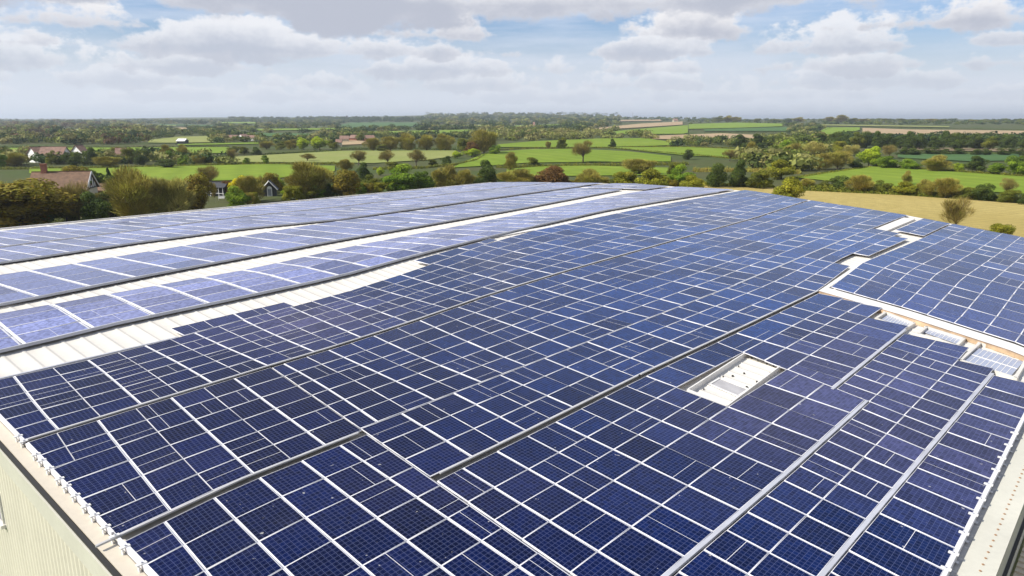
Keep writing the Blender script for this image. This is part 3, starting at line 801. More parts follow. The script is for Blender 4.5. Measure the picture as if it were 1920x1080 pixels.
corrugated('wall', P2(uend(1.9), 1.62), P2(uend(VLE), VLE), lambda f: dz(1.9 + (VLE - 1.9) * f) - .35)
corrugated('wall', P2(uend(VLE), VLE + .05), P2(U0, VLE + .05), lambda f: dz(VLE) - .1)
# verge of the near gable: tan flashing, dark gutter, pale fascia
def strip_along_v(name, u0, u1, z0, z1, m, va=1.6, vb=VLE + .1, fn=dz):
    t = MB()
    vv_ = [va, 10, 20, 37, 55, vb]
    for p, q in zip(vv_[:-1], vv_[1:]):
        t.hexa([wpt(u0, p, fn(p) + z0), wpt(u1, p, fn(p) + z0), wpt(u1, q, fn(q) + z0), wpt(u0, q, fn(q) + z0),
                wpt(u0, p, fn(p) + z1), wpt(u1, p, fn(p) + z1), wpt(u1, q, fn(q) + z1), wpt(u0, q, fn(q) + z1)][::1])
    return t.build(name, m, wh)
strip_along_v('verge_flashing', U0 - .02, U0 + .33, .05, .085, M_flash)
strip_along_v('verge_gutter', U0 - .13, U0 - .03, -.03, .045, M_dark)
strip_along_v('fascia', U0 - .17, U0 - .085, -.62, -.04, M_fascia)
# right eave: flat flashing with screws, wide fascia
def strip_along_u(name, v0, v1, z0, z1, m, ua=U0 - .2, ub=None, vz=2.):
    t = MB(); z = dz(vz)
    ub = ub or uend(vz)
    t.hexa([wpt(ua, v0, z + z0), wpt(ub, v0, z + z0), wpt(ub, v1, z + z0), wpt(ua, v1, z + z0),
            wpt(ua, v0, z + z1), wpt(ub, v0, z + z1), wpt(ub, v1, z + z1), wpt(ua, v1, z + z1)])
    return t.build(name, m, wh)
strip_along_u('eave_flashing', 1.50, 2.12, .05, .07, M_fascia)
strip_along_u('fascia', 1.44, 1.50, -.75, .075, M_fascia)
strip_along_u('drip_edge', 1.36, 1.44, -.80, -.73, M_dark)
sc_ = MB(); z = dz(2.) + .07
for k in range(150):
    u = 5 + k * .33; p = np.array(wpt(u, 1.74, z)); sc_.box(p[0] - .022, p[0] + .022, p[1] - .022, p[1] + .022, z - .002, z + .022)
tag(sc_.build('screw', M_screw, wh), kind='stuff')
# far verge and left eave trims
t = MB()
vv_ = list(np.linspace(1.9, VLE, 15))
for p, q in zip(vv_[:-1], vv_[1:]):
    up, uq = uend(p), uend(q)
    t.hexa([wpt(up - .55, p, dz(p) + .05), wpt(up + .1, p, dz(p) - .45), wpt(uq + .1, q, dz(q) - .45), wpt(uq - .55, q, dz(q) + .05),
            wpt(up - .55, p, dz(p) + .09), wpt(up + .1, p, dz(p) + .09), wpt(uq + .1, q, dz(q) + .09), wpt(uq - .55, q, dz(q) + .09)])
t.build('ridge_cap', M_white, wh)
strip_along_u('gutter', VLE + .02, VLE + .5, -.12, .10, M_white, ub=uend(VLE), vz=VLE)
t = MB()
t.hexa([wpt(U0, VLE + .06, dz(VLE) + .101), wpt(uend(VLE), VLE + .06, dz(VLE) + .101), wpt(uend(VLE), VLE + .26, dz(VLE) + .101), wpt(U0, VLE + .26, dz(VLE) + .101),
        wpt(U0, VLE + .06, dz(VLE) + .104), wpt(uend(VLE), VLE + .06, dz(VLE) + .104), wpt(uend(VLE), VLE + .26, dz(VLE) + .104), wpt(U0, VLE + .26, dz(VLE) + .104)])
t.build('gutter_channel', M_dark, wh)
t = MB()   # ridge capping of the white roof
for p, q in ((36.7, 37.), (37., 37.3)):
    t.hexa([wpt(U0, p, dz(p) + .05), wpt(uend(37), p, dz(p) + .05), wpt(uend(37), q, dz(q) + .05), wpt(U0, q, dz(q) + .05),
            wpt(U0, p, dz(p) + .07), wpt(uend(37), p, dz(p) + .07), wpt(uend(37), q, dz(q) + .07), wpt(U0, q, dz(q) + .07)])
t.build('ridge_cap', M_white, wh)
# window of the near gable
def wall_hit(x, y, u):
    d = ray(x, y); t = u / (d @ D1); return float(d @ D2 * t), CZ + d[2] * t
va, za = wall_hit(0, 938, U0); vb, zb = wall_hit(13, 978, U0)
M_glass = mat('dark_window_glass', (.02, .03, .035), .08)
fr = MB(); v0_, v1_, z0_, z1_ = vb, vb + 1.5, zb - .02, zb + .95
def wbox(mb, v0, v1, z0, z1, u0, u1):
    mb.hexa([wpt(u0, v0, z0), wpt(u1, v0, z0), wpt(u1, v1, z0), wpt(u0, v1, z0), wpt(u0, v0, z1), wpt(u1, v0, z1), wpt(u1, v1, z1), wpt(u0, v1, z1)])
for a in ((v0_ - .08, v0_, z0_, z1_), (v1_, v1_ + .08, z0_, z1_), (v0_ + .7, v0_ + .76, z0_, z1_), (v0_ - .08, v1_ + .08, z1_, z1_ + .08)): wbox(fr, *a, U0 - .12, U0 + .02)
wbox(fr, v0_ - .14, v1_ + .14, z0_ - .12, z0_, U0 - .2, U0 + .02)
wf = fr.build('window', M_white, wh); gl = MB(); wbox(gl, v0_, v1_, z0_, z1_, U0 - .085, U0 - .075); gl.build('pane', M_glass, wf)

# ------------------------------------------------------------------ solar panels
PAN = []   # every panel: dict(corners uv, widths, tone, label)
WORD = ['first', 'second', 'third', 'fourth', 'fifth', 'sixth', 'seventh', 'eighth', 'ninth', 'tenth', 'eleventh', 'twelfth']
def ordn(k):
    if k < 12: return WORD[k]
    k += 1; return str(k) + ('th' if 10 <= k % 100 <= 20 else {1: 'st', 2: 'nd', 3: 'rd'}.get(k % 10, 'th'))
def proj(P):
    r = np.array(P) - np.array([0, 0, CZ]); d = r @ FWD
    return CX + F * r[0] / d, CY - F * (r @ UPV) / d, d
def smooth_noise(u, v, s, seed): return math.sin(u * s + seed) * math.cos(v * s * 1.3 + seed * 2.1) + .6 * math.sin(u * s * 2.3 + v * s * 1.7 + seed * .7)
def patch(name, low, high, M, ends, gap_lo=.04, gap_hi=.04, shear=.1, pitch=None, u_from=None, u_to=None, holes=(), skip=None, thick=2, wob=.0, fr=None, cols_=None, step=False):
    """panels between the curves low(v) and high(v) (lists of (u, v)), M rows, cross lines sheared"""
    lu, lv = zip(*low); hu, hv = zip(*high)
    L0 = lambda u: float(np.interp(u, lu, lv)) + gap_lo
    H0 = lambda u: float(np.interp(u, hu, hv)) - gap_hi
    vref = (L0(ends[0]) + H0(ends[0])) / 2
    cols = [ends[0]]
    pf = pitch or (lambda u: 1.2)
    while cols[-1] < ends[1] - .35 * pf(cols[-1]): cols.append(cols[-1] + pf(cols[-1]))
    if cols_ is not None: cols = list(cols_)
    n = len(cols) - 1
    uf = u_from or (lambda v: ends[0]); ut = u_to or (lambda v: ends[1])
    def corner(k, j):
        base = cols[k] if k < len(cols) else cols[-1]
        u = base; v = vref
        for _ in range(8):
            v = L0(u) + (H0(u) - L0(u)) * (fr[j] if fr else j / M)
            sh = shear(base) if callable(shear) else shear
            u = base + sh * (v - vref) + wob * math.sin(base * .55 + v * .33)
        return u, v
    G = {(k, j): corner(k, j) for k in range(n + 1) for j in range(M + 1)}
    for j in range(M):
        row = []
        for k in range(n):
            c = [G[k, j], G[k + 1, j], G[k + 1, j + 1], G[k, j + 1]]
            w0 = c[1][0] - c[0][0]
            vm_ = sum(q[1] for q in c) / 4; tt = (lambda v: ut(vm_)) if step else ut
            cc = [(min(max(u, uf(v)), tt(v)), v) for u, v in c]
            if min(cc[1][0] - cc[0][0], cc[2][0] - cc[3][0]) < .45 * w0: continue
            row.append([k, cc, w0]); last = tt
        if row:                                  # the end panels reach the edge of the field
            k, cc, w0 = row[0]; cc[0] = (uf(cc[0][1]), cc[0][1]); cc[3] = (uf(cc[3][1]), cc[3][1])
            k, cc, w0 = row[-1]; cc[1] = (last(cc[1][1]), cc[1][1]); cc[2] = (last(cc[2][1]), cc[2][1])
        for k, cc, w0 in row:
            cu = sum(q[0] for q in cc) / 4; cv = sum(q[1] for q in cc) / 4
            if any(h(cu, cv) for h in holes): continue
            PAN.append(dict(c=cc, k=k, j=j, M=M, strip=name, thick=thick, cu=cu, cv=cv))
c_seam1 = [(4, 23.2)] + [(5.04, 23.29), (8.69, 23.55), (13.02, 23.84), (16.48, 24.03), (21.13, 24.5), (26.74, 25.3), (34.04, 25.9), (49.59, 26.66), (65.16, 27.33), (80.44, 28.67), (90, 29)]
c_Etop = [(3, 29.2), (8.71, 29.1), (12.4, 29.45), (17.7, 30.2), (21.8, 30.8), (26.9, 32.0), (31, 33.1), (36.02, 34.7), (42.65, 36.0), (50.71, 36.6), (61.89, 37.4), (68.68, 37.5), (90, 38.)]
c_G = [(4, 16.4), (4.94, 16.44), (8.04, 16.86), (12.39, 16.92), (14, 16.92)]
c_G2 = [(10, 13.35), (12.15, 13.4), (15.05, 13.4), (22.77, 13.5), (32, 13.4), (41.58, 13.35), (51.66, 14.4), (61.76, 14.3), (70, 14.3)]
c_z5 = [(10, 17.3), (39.13, 17.37), (64.53, 18.1), (90, 18.2)]
c_g1 = [(4, 6.73), (12.86, 6.73), (19.6, 6.59), (26.4, 6.55), (26.7, 7.83), (37.41, 7.9), (45, 7.9)]
c_g2 = [(4, 4.45), (15.17, 4.3), (33.28, 3.85), (40, 3.8)]
P1 = lambda u: float(np.interp(u, [14, 32, 60], [1.15, 1.75, 2.6]))
P2_ = lambda u: float(np.interp(u, [10, 26], [1.3, 2.2]))
gable = lambda v: U0 + .38
far_ = lambda v: uend(v) - .75
colG = lambda v: 12.35 + (v - 16.95) * .12           # the column line that ends the near left field
gutl = lambda v: (40.55 + (v - 10.5) * .18) if v > 9.6 else (38.0 if v > 7.86 else (36.55 if v > 5.3 else (34.2 if v > 3.9 else 33.3))) # left side of the cross gutter
patch('upper', c_seam1, c_Etop, 6, (3.9, 90), .22, .04, lambda u: float(np.interp(u, [5, 30, 80], [.02, -.02, -.30])), P1, gable, far_, wob=.16)
patch('upper', [(12, 29.4), (17.7, 30.2), (20, 30.5)], [(12, 30.7), (17.7, 31.1), (20, 31.2)], 1, (12.5, 18.2), .0, .0, .1, lambda u: 1.45, lambda v: 12.5, lambda v: 18.2)
patch('upper', [(28, 32.3), (31, 33.1), (36.02, 34.7), (42, 35.9)], [(28, 33.8), (36, 35.5), (42, 36.6)], 1, (29, 38.), .0, .0, -.1, lambda u: 2.5, lambda v: 29, lambda v: 38.)
patch('middle', c_G, c_seam1, 6, (4.4, 14.2), .28, .02, .1, P1, gable, lambda v: colG(v) - .02)
patch('middle', c_z5, c_seam1, 6, (11.0, 90), .04, .06, lambda u: float(np.interp(u, [12, 40, 80], [.1, .02, -.30])), P1, lambda v: colG(v) + .02, far_, wob=.18)
def bot_skip(cu, cv): return cu > 66
patch('lower middle', c_G2, c_z5, 3, (11.5, 66.6), .25, .0, lambda u: float(np.interp(u, [12, 40, 66], [.1, .15, .1])), P1, lambda v: colG(v) + .02, lambda v: 66.3 + (v - 14) * .3, wob=.06,
      holes=[lambda u, v: 50.2 < u < 53.5 and v < 15.4, lambda u, v: 64.5 < u and v < 15.2])
in_hole = lambda u, v: 22.3 < u < 28.6 and 9.9 < v < 12.1
patch('front', c_g1, c_G, 8, (4.4, 14), .12, .05, .08, P2_, gable, lambda v: colG(v) - .02)
mid26 = lambda v: 26.3 + (v - 6) * .3
lowa = [(4, 6.73), (12.86, 6.73), (19.6, 6.59), (45, 6.5)]; lowb = [(4, 7.83), (26.7, 7.83), (45, 7.9)]
shf = lambda u: float(np.interp(u, [12, 22, 40], [.1, .12, .18]))
patch('front', lowa, c_G2, 5, (11.2, 27.6), .145, .05, shf, P2_, lambda v: colG(v) + .02, mid26, holes=[in_hole], fr=[0, .236, .478, .635, .795, 1], cols_=list(np.linspace(11.2, 22.35, 9)) + [23.86, 25.37, 26.88, 28.4])
patch('front', lowb, c_G2, 4, (25.6, 42), .145, .05, shf, P2_, mid26, lambda v: gutl(v) - .25, step=True, holes=[in_hole], fr=[0, .35, .55, .747, 1], cols_=[23.86, 25.37, 26.88, 28.4, 30., 31.6, 33.2, 34.8, 36.4, 38., 39.7, 41.4])
patch('narrow', c_g2, lowa, 2, (9.6, 27.), .06, .04, lambda u: float(np.interp(u, [12, 22, 36], [.08, .25, .5])), lambda u: 1.12, lambda v: 9.6, mid26)
patch('narrow', c_g2, lowb, 3, (26., 36), .06, .04, lambda u: float(np.interp(u, [12, 22, 36], [.08, .25, .25])), lambda u: 1.2, mid26, lambda v: gutl(v) - .3, step=True)
patch('edge', [(4, 2.35), (40, 2.3)], c_g2, 1, (9.6, 34), .0, .09, .2, lambda u: 1.14, lambda v: 9.6, lambda v: gutl(v) - .3, step=True)
gutr = lambda v: float(np.interp(v, [2.2, 3.44, 8.83, 13.54, 14.5], [37.2, 38.3, 40.9, 42.6, 42.9]))
patch('right', [(30, 2.5), (90, 2.4)], [(38, 13.4), (42, 13.4), (51.66, 14.3), (61.76, 14.0), (66.5, 13.9), (90, 13.9)], 8, (36, 80), .0, .12, lambda u: float(np.interp(u, [38, 60, 75], [.45, .5, .55])), lambda u: 2.1,
      lambda v: gutr(v) + .3, lambda v: uend(v) - .75)
patch('corner', [(60, 14.0), (90, 14.0)], [(60, 16.7), (90, 16.9)], 2, (66.8, 84), .0, .3, .4, lambda u: 2.3, lambda v: 67.2 + (v - 14) * .4, lambda v: uend(v) - .8)
# the pale strips beyond the ridge
cA0 = crv([(0, 430), (400, 391), (640, 368), (870, 345.5)]); cA1 = crv([(13, 462), (283, 428), (447, 407), (640, 387), (853, 362), (1010, 345)])
cB = crv([(0, 492), (247, 455), (462, 427), (640, 410), (940, 368), (1103, 346.5)])
cCt = crv([(0, 515), (160, 490), (347, 460), (547, 427), (640, 413), (807, 391), (1100, 349)]); cCb = crv([(0, 570), (313, 508), (640, 448), (960, 393), (1160, 356)])
cDt = crv([(0, 587), (123, 565), (333, 527), (477, 502), (640, 465), (917, 412), (1187, 360), (1243, 353)]); cDb = crv([(0, 658), (213, 606), (463, 554), (640, 516), (800, 472), (943, 437), (1133, 394), (1280, 369.5), (1363, 357)])
PL = lambda u: 2.6
sl = lambda s: (lambda u: s)
patch('far eave', cA1, cA0, 3, (5, 92), .5, 1.6, sl(-.12), lambda u: 1.9, gable, lambda v: uend(v) - .8, thick=1)
patch('second pale', cB, cA1, 3, (5, 92), .1, .35, sl(-.12), lambda u: 1.9, gable, lambda v: uend(v) - .8, thick=1)
patch('third pale', cCb, cCt, 4, (5, 88), .1, .1, sl(-.05), PL, gable, lambda v: min(uend(v) - .8, 80.5), thick=1)
patch('wide pale', cDb, cDt, 4, (5, 90), .1, .1, lambda u: float(np.interp(u, [8, 30, 80], [.02, -.15, -.5])), PL, gable, lambda v: uend(v) - .8, thick=1)
patch('end pale', [(80, 49.5), (90, 49.5)], cCt, 3, (81.5, 90), .1, .1, sl(-.1), lambda u: 1.8, lambda v: 81.8, lambda v: uend(v) - .8)

DESC = {'upper': ('strip under the wide white roof gap', 'from the white gap'), 'middle': ('field between the two long dark seams', 'below the upper seam'),
        'lower middle': ('band over the lower broken seam', 'above that seam'), 'front': ('front field at the near corner', 'below the seam'),
        'narrow': ('two row strip between grey trays', ''), 'edge': ('single row along the right roof edge', ''), 'right': ('far right field beyond the cross gutter', ''),
        'corner': ('corner patch', ''), 'far eave': ('strip at the far left eave', ''), 'second pale': ('second pale strip', ''), 'third pale': ('third pale strip', ''), 'wide pale': ('wide pale strip', ''), 'end pale': ('end patch', '')}
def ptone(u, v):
    """purplish cloud reflection put into the cell colour, by place"""
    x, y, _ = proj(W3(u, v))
    a = math.exp(-(((u - 18) / 4.5) ** 2 + ((v - 28) / 3.) ** 2)) * .95            # painted cloud reflection, purplish, in the upper strip
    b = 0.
    if v < 12.5: b = max(0, min(1, (u - 18) / 6.)) * max(0, min(1, (12.5 - v) / 3.5)) * .9  # same painted reflection low on the right
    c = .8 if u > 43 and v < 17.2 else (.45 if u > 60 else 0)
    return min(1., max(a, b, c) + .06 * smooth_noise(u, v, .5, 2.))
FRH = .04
def GLARE(strip, u, v):
    """sky glare painted into cell colour: navy near, mid blue far, lavender beyond ridge"""
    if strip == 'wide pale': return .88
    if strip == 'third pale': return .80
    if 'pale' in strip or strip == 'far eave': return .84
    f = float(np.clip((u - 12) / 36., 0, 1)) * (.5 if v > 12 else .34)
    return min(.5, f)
def panel_geo(p, detail=True):
    """frame and glass of one panel from its four roof points (low-near, low-far, high-far, high-near)"""
    g_ = .006; c = [np.array(q) for q in p['c']]
    cen = sum(c) / 4
    k, j = p['k'], p['j']
    th = p['thick']
    wl = .036 if k % th == 0 else .009; wr = .036 if (k + 1) % th == 0 else .009
    wb, wt = (.017, .017)
    sc_w = max(1., np.linalg.norm(c[1] - c[0]) / 1.35)
    if 'pale' in p['strip'] or p['strip'] == 'far eave': wl *= 1.7; wr *= 1.7
    wl *= sc_w; wr *= sc_w; wb *= sc_w ** .8; wt *= sc_w ** .8
    if p['strip'] == 'front' and p['cu'] < 16: wl = wr = .034; wb = wt = .014
    if p['strip'] in ('narrow', 'edge'): wl = wr = .030; wb = wt = .014
    def inset(c, l, b, r, t):
        (A, B, C, D) = c
        eu0 = (B - A) / np.linalg.norm(B - A); eu1 = (C - D) / np.linalg.norm(C - D); ev0 = (D - A) / np.linalg.norm(D - A); ev1 = (C - B) / np.linalg.norm(C - B)
        return [A + eu0 * l + ev0 * b, B - eu0 * r + ev1 * b, C - eu1 * r - ev1 * t, D + eu1 * l - ev0 * t]
    o = inset(c, g_, g_, g_, g_); i = inset(o, wl, wb, wr, wt)
    hgt = p.get('h', 0.); sx = p.get('tx', 0.); sy = p.get('ty', 0.)
    def H(q): return hgt + sx * (q[0] - cen[0]) + sy * (q[1] - cen[1])
    o3 = [W3(q[0], q[1], H(q)) for q in o]; i3 = [W3(q[0], q[1], H(q)) for q in i]
    g3 = [q - np.array([0, 0, .006]) for q in i3]; b3 = [q - np.array([0, 0, FRH]) for q in o3]
    fv = o3 + i3 + b3; fq = [(0, 1, 5, 4), (1, 2, 6, 5), (2, 3, 7, 6), (3, 0, 4, 7), (8, 9, 1, 0), (9, 10, 2, 1), (10, 11, 3, 2), (11, 8, 0, 3), (11, 10, 9, 8)]
    s = 0
    w_ = np.linalg.norm(i[1] - i[0]); h_ = np.linalg.norm(i[3] - i[0])
    nx = max(1, round(w_ / .13)); ny = max(1, round(h_ / .13))
    guv = [(0, 0), (nx, 0), (nx, ny), (0, ny)]
    bars = []
    if p.get('bar') is not None:     # a thin mid rail
        f = p['bar']; hw = .007
        if p['bardir'] == 0: q = [i[0] * (1 - f) + i[1] * f, i[3] * (1 - f) + i[2] * f]; dd = (i[1] - i[0]) / w_ * hw
        else: q = [i[0] * (1 - f) + i[3] * f, i[1] * (1 - f) + i[2] * f]; dd = (i[3] - i[0]) / h_ * hw
        bb = [W3(*(q[0] - dd), H(q[0])), W3(*(q[0] + dd), H(q[0])), W3(*(q[1] + dd), H(q[1])), W3(*(q[1] - dd), H(q[1]))]
        n0 = len(fv); fv = fv + [x - np.array([0, 0, .001]) for x in bb]
        fq.append((n0, n0 + 1, n0 + 2, n0 + 3) if p['bardir'] == 1 else (n0, n0 + 1, n0 + 2, n0 + 3))
    return fv, fq, g3, guv
for p in PAN:
    x, y, d = proj(W3(p['cu'], p['cv'])); p['px'] = (x, y)
    c3 = [proj(W3(*q)) for q in p['c']]
    ar = 0
    for a in range(4):
        b = (a + 1) % 4; ar += c3[a][0] * c3[b][1] - c3[b][0] * c3[a][1]
    vis = -30 < x < 1950 and y < 1105
    p['area'] = abs(ar) / 2 if vis else 0; p['vis'] = vis
    p['h'] = rng.uniform(-.004, .006); p['tx'] = rng.normal() * .004; p['ty'] = rng.normal() * .004
    if rng.random() < .30: p['bar'] = float(rng.choice([.33, .5, .5, .66])); p['bardir'] = int(rng.integers(0, 2))
    t0 = ptone(p['cu'], p['cv']); p['tone'] = (t0, float(np.clip(.5 + .28 * rng.normal() + .2 * smooth_noise(p['cu'], p['cv'], .21, 5.), 0, 1)), GLARE(p['strip'], p['cu'], p['cv']), 1)
PAN.sort(key=lambda p: -p['area'])
# numbering along each row of each strip, counted from the left among the panels in view
from collections import defaultdict
rows = defaultdict(list)
for p in PAN[:300]: rows[(p['strip'], p['M'], p['j'])].append(p)
for key, L in rows.items():
    L.sort(key=lambda p: p['cu'])
    for n_, p in enumerate(L): p['ord'] = n_
SHADE = lambda t: 'purple grey' if t > .55 else ('violet tinged' if t > .25 else 'navy blue')
for p in PAN[:300]:
    fv, fq, g3, guv = panel_geo(p)
    org = W3(p['cu'], p['cv'], -FRH)
    o = empty('solar_panel', tuple(org))
    r_ = p['M'] - p['j']
    sname = {'upper': 'strip beside the wide white gap', 'middle': '', 'lower middle': 'band just above the lower seam', 'front': 'front field', 'narrow': 'strip between the grey trays',
             'edge': 'row along the right roof edge', 'right': 'far right field'}.get(p['strip'], p['strip'] + ' strip')
    if p['strip'] == 'middle': sname = 'left field between two dark seams' if colG(p['cv']) > p['cu'] else 'middle field under the long seam'
    if p['strip'] == 'front': sname = 'near corner field' if colG(p['cv']) > p['cu'] else 'field around the roof opening'
    side = 'from the left'
    if p['strip'] == 'edge': lab = f"{SHADE(p['tone'][0])} solar panel, {ordn(p['ord'])} from the bottom in the {sname}"
    else: lab = f"{SHADE(p['tone'][0]).split()[0]} solar panel, row {r_}, {ordn(p['ord'])} {side}, {sname}"
    tag(o, lab, 'solar panel', 'solar panels on the warehouse roof')
    link('frame', qmesh('panel_frame', np.array(fv) - org, np.array(fq), [M_frame]), o)
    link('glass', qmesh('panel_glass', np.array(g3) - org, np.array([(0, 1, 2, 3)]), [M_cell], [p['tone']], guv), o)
V_, Q_, MI, TT, UV_ = [], [], [], [], []; nv = 0
for p in PAN[300:]:
    fv, fq, g3, guv = panel_geo(p)
    V_ += fv; Q_ += [tuple(a + nv for a in f) for f in fq]; MI += [0] * len(fq); TT += [(0, 0, 0, 1)] * len(fq); UV_ += [(0, 0)] * (4 * len(fq)); nv += len(fv)
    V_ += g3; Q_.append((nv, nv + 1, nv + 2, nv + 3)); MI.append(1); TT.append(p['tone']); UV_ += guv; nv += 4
tag(link('solar_panels', qmesh('solar_panels', V_, np.array(Q_), [M_frame, M_cell], TT, UV_, MI)), 'smaller and farther solar panels covering the rest of the white roof', 'solar panels', 'solar panels on the warehouse roof', kind='stuff')
print('panels', len(PAN), 'visible', sum(p['vis'] for p in PAN))

# ------------------------------------------------------------------ rails under the strips, trays in the seams
def ribbon(pts, v_in, v_out, z0, z1, dzf=dz):
    """bar following a (u, v) curve, from v+v_in to v+v_out, heights over the deck"""
    t = MB(); n0 = 0
    us = [p[0] for p in pts]
    rings = []
    for u, v in pts:
        a = v + v_in; b = v + v_out; za, zb_ = dzf(a), dzf(b)
        pa = D1 * u + D2 * a; pb = D1 * u + D2 * b
        rings.append([(pa[0], pa[1], za + z0), (pb[0], pb[1], zb_ + z0), (pb[0], pb[1], zb_ + z1), (pa[0], pa[1], za + z1)])
    vs = [q for r in rings for q in r]; fs = []
    for k in range(len(rings) - 1):
        a = 4 * k; b = a + 4
        for i in range(4): fs.append((a + i, b + i, b + (i + 1) % 4, a + (i + 1) % 4))
    fs += [(0, 1, 2, 3), tuple(4 * (len(rings) - 1) + i for i in (3, 2, 1, 0))]
    t.add(vs, fs); return t
def sub(c, u0, u1, step=2.5):
    n = max(2, int((u1 - u0) / step)); us = np.linspace(u0, u1, n); a, b = zip(*c); return [(float(u), float(np.interp(u, a, b))) for u in us]
def tray(c, u0, u1, a, b, z0, z1, label, m=M_alu, name='cable_tray', cat='cable tray', group='cable trays in the seams'):
    return tag(ribbon(sub(c, u0, u1), a, b, z0, z1).build(name, m), label, cat, group)
U1 = U0 + .3
tray(c_seam1, U1, 79.6, 0.15, 0.21, .20, .246, 'long grey rail along the upper dark seam, from left gable to far edge', M_rail)
tray(c_G, U0 - .1, 12.2, 0.21, 0.27, .20, .246, 'grey rail along the short lower left seam', M_rail)
tray(c_G2, 12.3, 22.6, 0.18, 0.24, .20, .246, 'grey rail along the seam below the middle field', M_rail)
tray(c_G2, 22.8, 41.4, 0.18, 0.24, .20, .246, 'grey rail left of the roof opening, reaching the cross gutter', M_rail)
tray(c_z5, 39, 64, -.02, .10, .10, .26, 'thin rail in the far seam right of the middle')
tray([(u, v) for u, v in c_g1 if u < 26.5], 9.4, 26.5, .02, .13, .18, .258, 'light grey tray, left of the two in the right foreground')
tray([(u, v) for u, v in c_g1 if u > 26.6], 26.7, 37.0, .02, .13, .18, .258, 'light grey tray ending at the cross gutter recesses')
tray(c_g2, 9.4, 33.2, -.06, .05, .18, .258, 'light grey tray nearest the right roof edge')
for c, u0, u1, lab in ((cA1, 6, 84, 'thin rail between the two farthest pale strips'), (cB, 6, 84, 'thin rail along the lower edge of the second pale strip'), (cCb, 6, 80, 'rail along the lower edge of the third pale strip'), (cDb, 6, 82, 'rail along the lower edge of the wide pale strip')):
    tray(c, u0, u1, .03, .10, .12, .25, lab)
tray(c_Etop, U1, 12.3, .05, .16, .14, .22, 'grey edge rail bordering the white gap at the left')
def joint(c, u0, u1, a, b, label): tag(ribbon(sub(c, u0, u1, 1.5), a, b, .046, .052).build('shade_strip', M_dark), label, 'joint strip')  # shade and cables in the seams, painted as black strips on the deck
joint(c_seam1, U1, 79.6, -.04, .18, 'black painted shade strip in the long upper seam')
joint(c_G, U1, 12.2, -.02, .22, 'black painted shade strip in the short lower left seam')
joint(c_G2, 12.3, 22.6, -.02, .20, 'black painted shade strip below the middle field')
joint(c_G2, 22.8, 41.4, -.02, .20, 'black painted shade strip left of the roof opening')
joint(c_z5, 39, 64, -.2, .1, 'black painted shade strip in the far right seam')
joint(lowa, 9.4, 26.5, -.04, .2, 'black painted shade strip beside the left grey tray')
joint(lowb, 26.7, 37, -.04, .2, 'black painted shade strip beside the upper grey tray')
joint(c_g2, 9.4, 33.2, -.12, .1, 'black painted shade strip beside the right grey tray')
# purlins carrying the panels: dark bars standing on the deck
def purlins(lo, hi, u0, u1, n, label):
    for f in np.linspace(.12, .88, n):
        a = sub(lo, u0, u1, 3.); b = sub(hi, u0, u1, 3.)
        pts = [(p[0], p[1] * (1 - f) + q[1] * f) for p, q in zip(a, b)]
        tag(ribbon(pts, -.03, .03, .02, LIFT - FRH - .006).build('mounting_rail', M_dark), label, 'mounting rail', label)
purlins(c_seam1, c_Etop, U1 + .2, 80, 4, 'dark mounting rails under the upper strip')
purlins(c_G, c_seam1, U1 + .2, 12, 4, 'dark mounting rails under the left field')
purlins(c_G2, c_seam1, 12.5, 65, 6, 'dark mounting rails under the middle field')
purlins(c_g1, c_G, U1 + .2, 12, 6, 'dark mounting rails under the near corner field')
purlins(c_g2, lowa, 10, 32, 2, 'dark mounting rails between the grey trays')
for c0, c1, l in ((cA1, cA0, 'far eave strip'), (cB, cA1, 'second pale strip'), (cCb, cCt, 'third pale strip'), (cDb, cDt, 'wide pale strip')): purlins(c0, c1, 7, 79, 3, 'dark mounting rails under the ' + l)
for v in (4.5, 8., 11.5): tag(ribbon([(43.5, v), (60, v), (74, v)], -.03, .03, .02, LIFT - FRH - .006).build('mounting_rail', M_dark), 'dark mounting rails under the far right field', 'mounting rail', 'dark mounting rails under the far right field')

# cross gutter: a white raised channel with a rusty joint, running down the slope
def quad_box(pts, z0, z1, m, name, parent=None):
    t = MB(); b = [W3(u, v, -LIFT + z0) for u, v in pts]; q = [W3(u, v, -LIFT + z1) for u, v in pts]
    t.hexa([tuple(x) for x in b + q]); return t.build(name, m, parent)
gv = list(np.linspace(2.2, 13.6, 8))
def gut_strip(a, b, z0, z1, m, name, parent):
    t = MB()
    for p, q in zip(gv[:-1], gv[1:]):
        up, uq = gutr(p), gutr(q)
        t.hexa([tuple(W3(up + a, p, -LIFT + z0)), tuple(W3(up + b, p, -LIFT + z0)), tuple(W3(uq + b, q, -LIFT + z0)), tuple(W3(uq + a, q, -LIFT + z0)),
                tuple(W3(up + a, p, -LIFT + z1)), tuple(W3(up + b, p, -LIFT + z1)), tuple(W3(uq + b, q, -LIFT + z1)), tuple(W3(uq + a, q, -LIFT + z1))])
    return t.build(name, m, parent)
cg = empty('cross_gutter', (0, 0, 0)); tag(cg, 'broad white gutter cover with a rusty joint crossing the roof at right', 'gutter')
gut_strip(-1.15, .1, .02, .20, M_white, 'cover', cg)
gut_strip(-1.34, -1.2, .02, .19, mat('rusty_joint', (.44, .31, .19), .7, noise=1.2, amt=.5), 'rusty_joint', cg)
gut_strip(-1.2, -1.15, .02, .205, mat('dark_rust', (.16, .09, .05), .7, noise=1.2, amt=.5), 'joint_edge', cg)
# small white steps at the broken corner of the panel fields
for pts, lab in (([(41.4, 13.35), (52., 14.1), (52., 14.42), (41.4, 13.6)], 'white flashing strip above the cross gutter corner'),
                 ([(64.9, 16.95), (77.6, 17.1), (77.6, 18.1), (64.9, 17.9)], 'broad white flashing strip near the far right corner')):
    tag(quad_box(pts, .02, .18, M_white, 'roof_flashing'), lab, 'flashing')

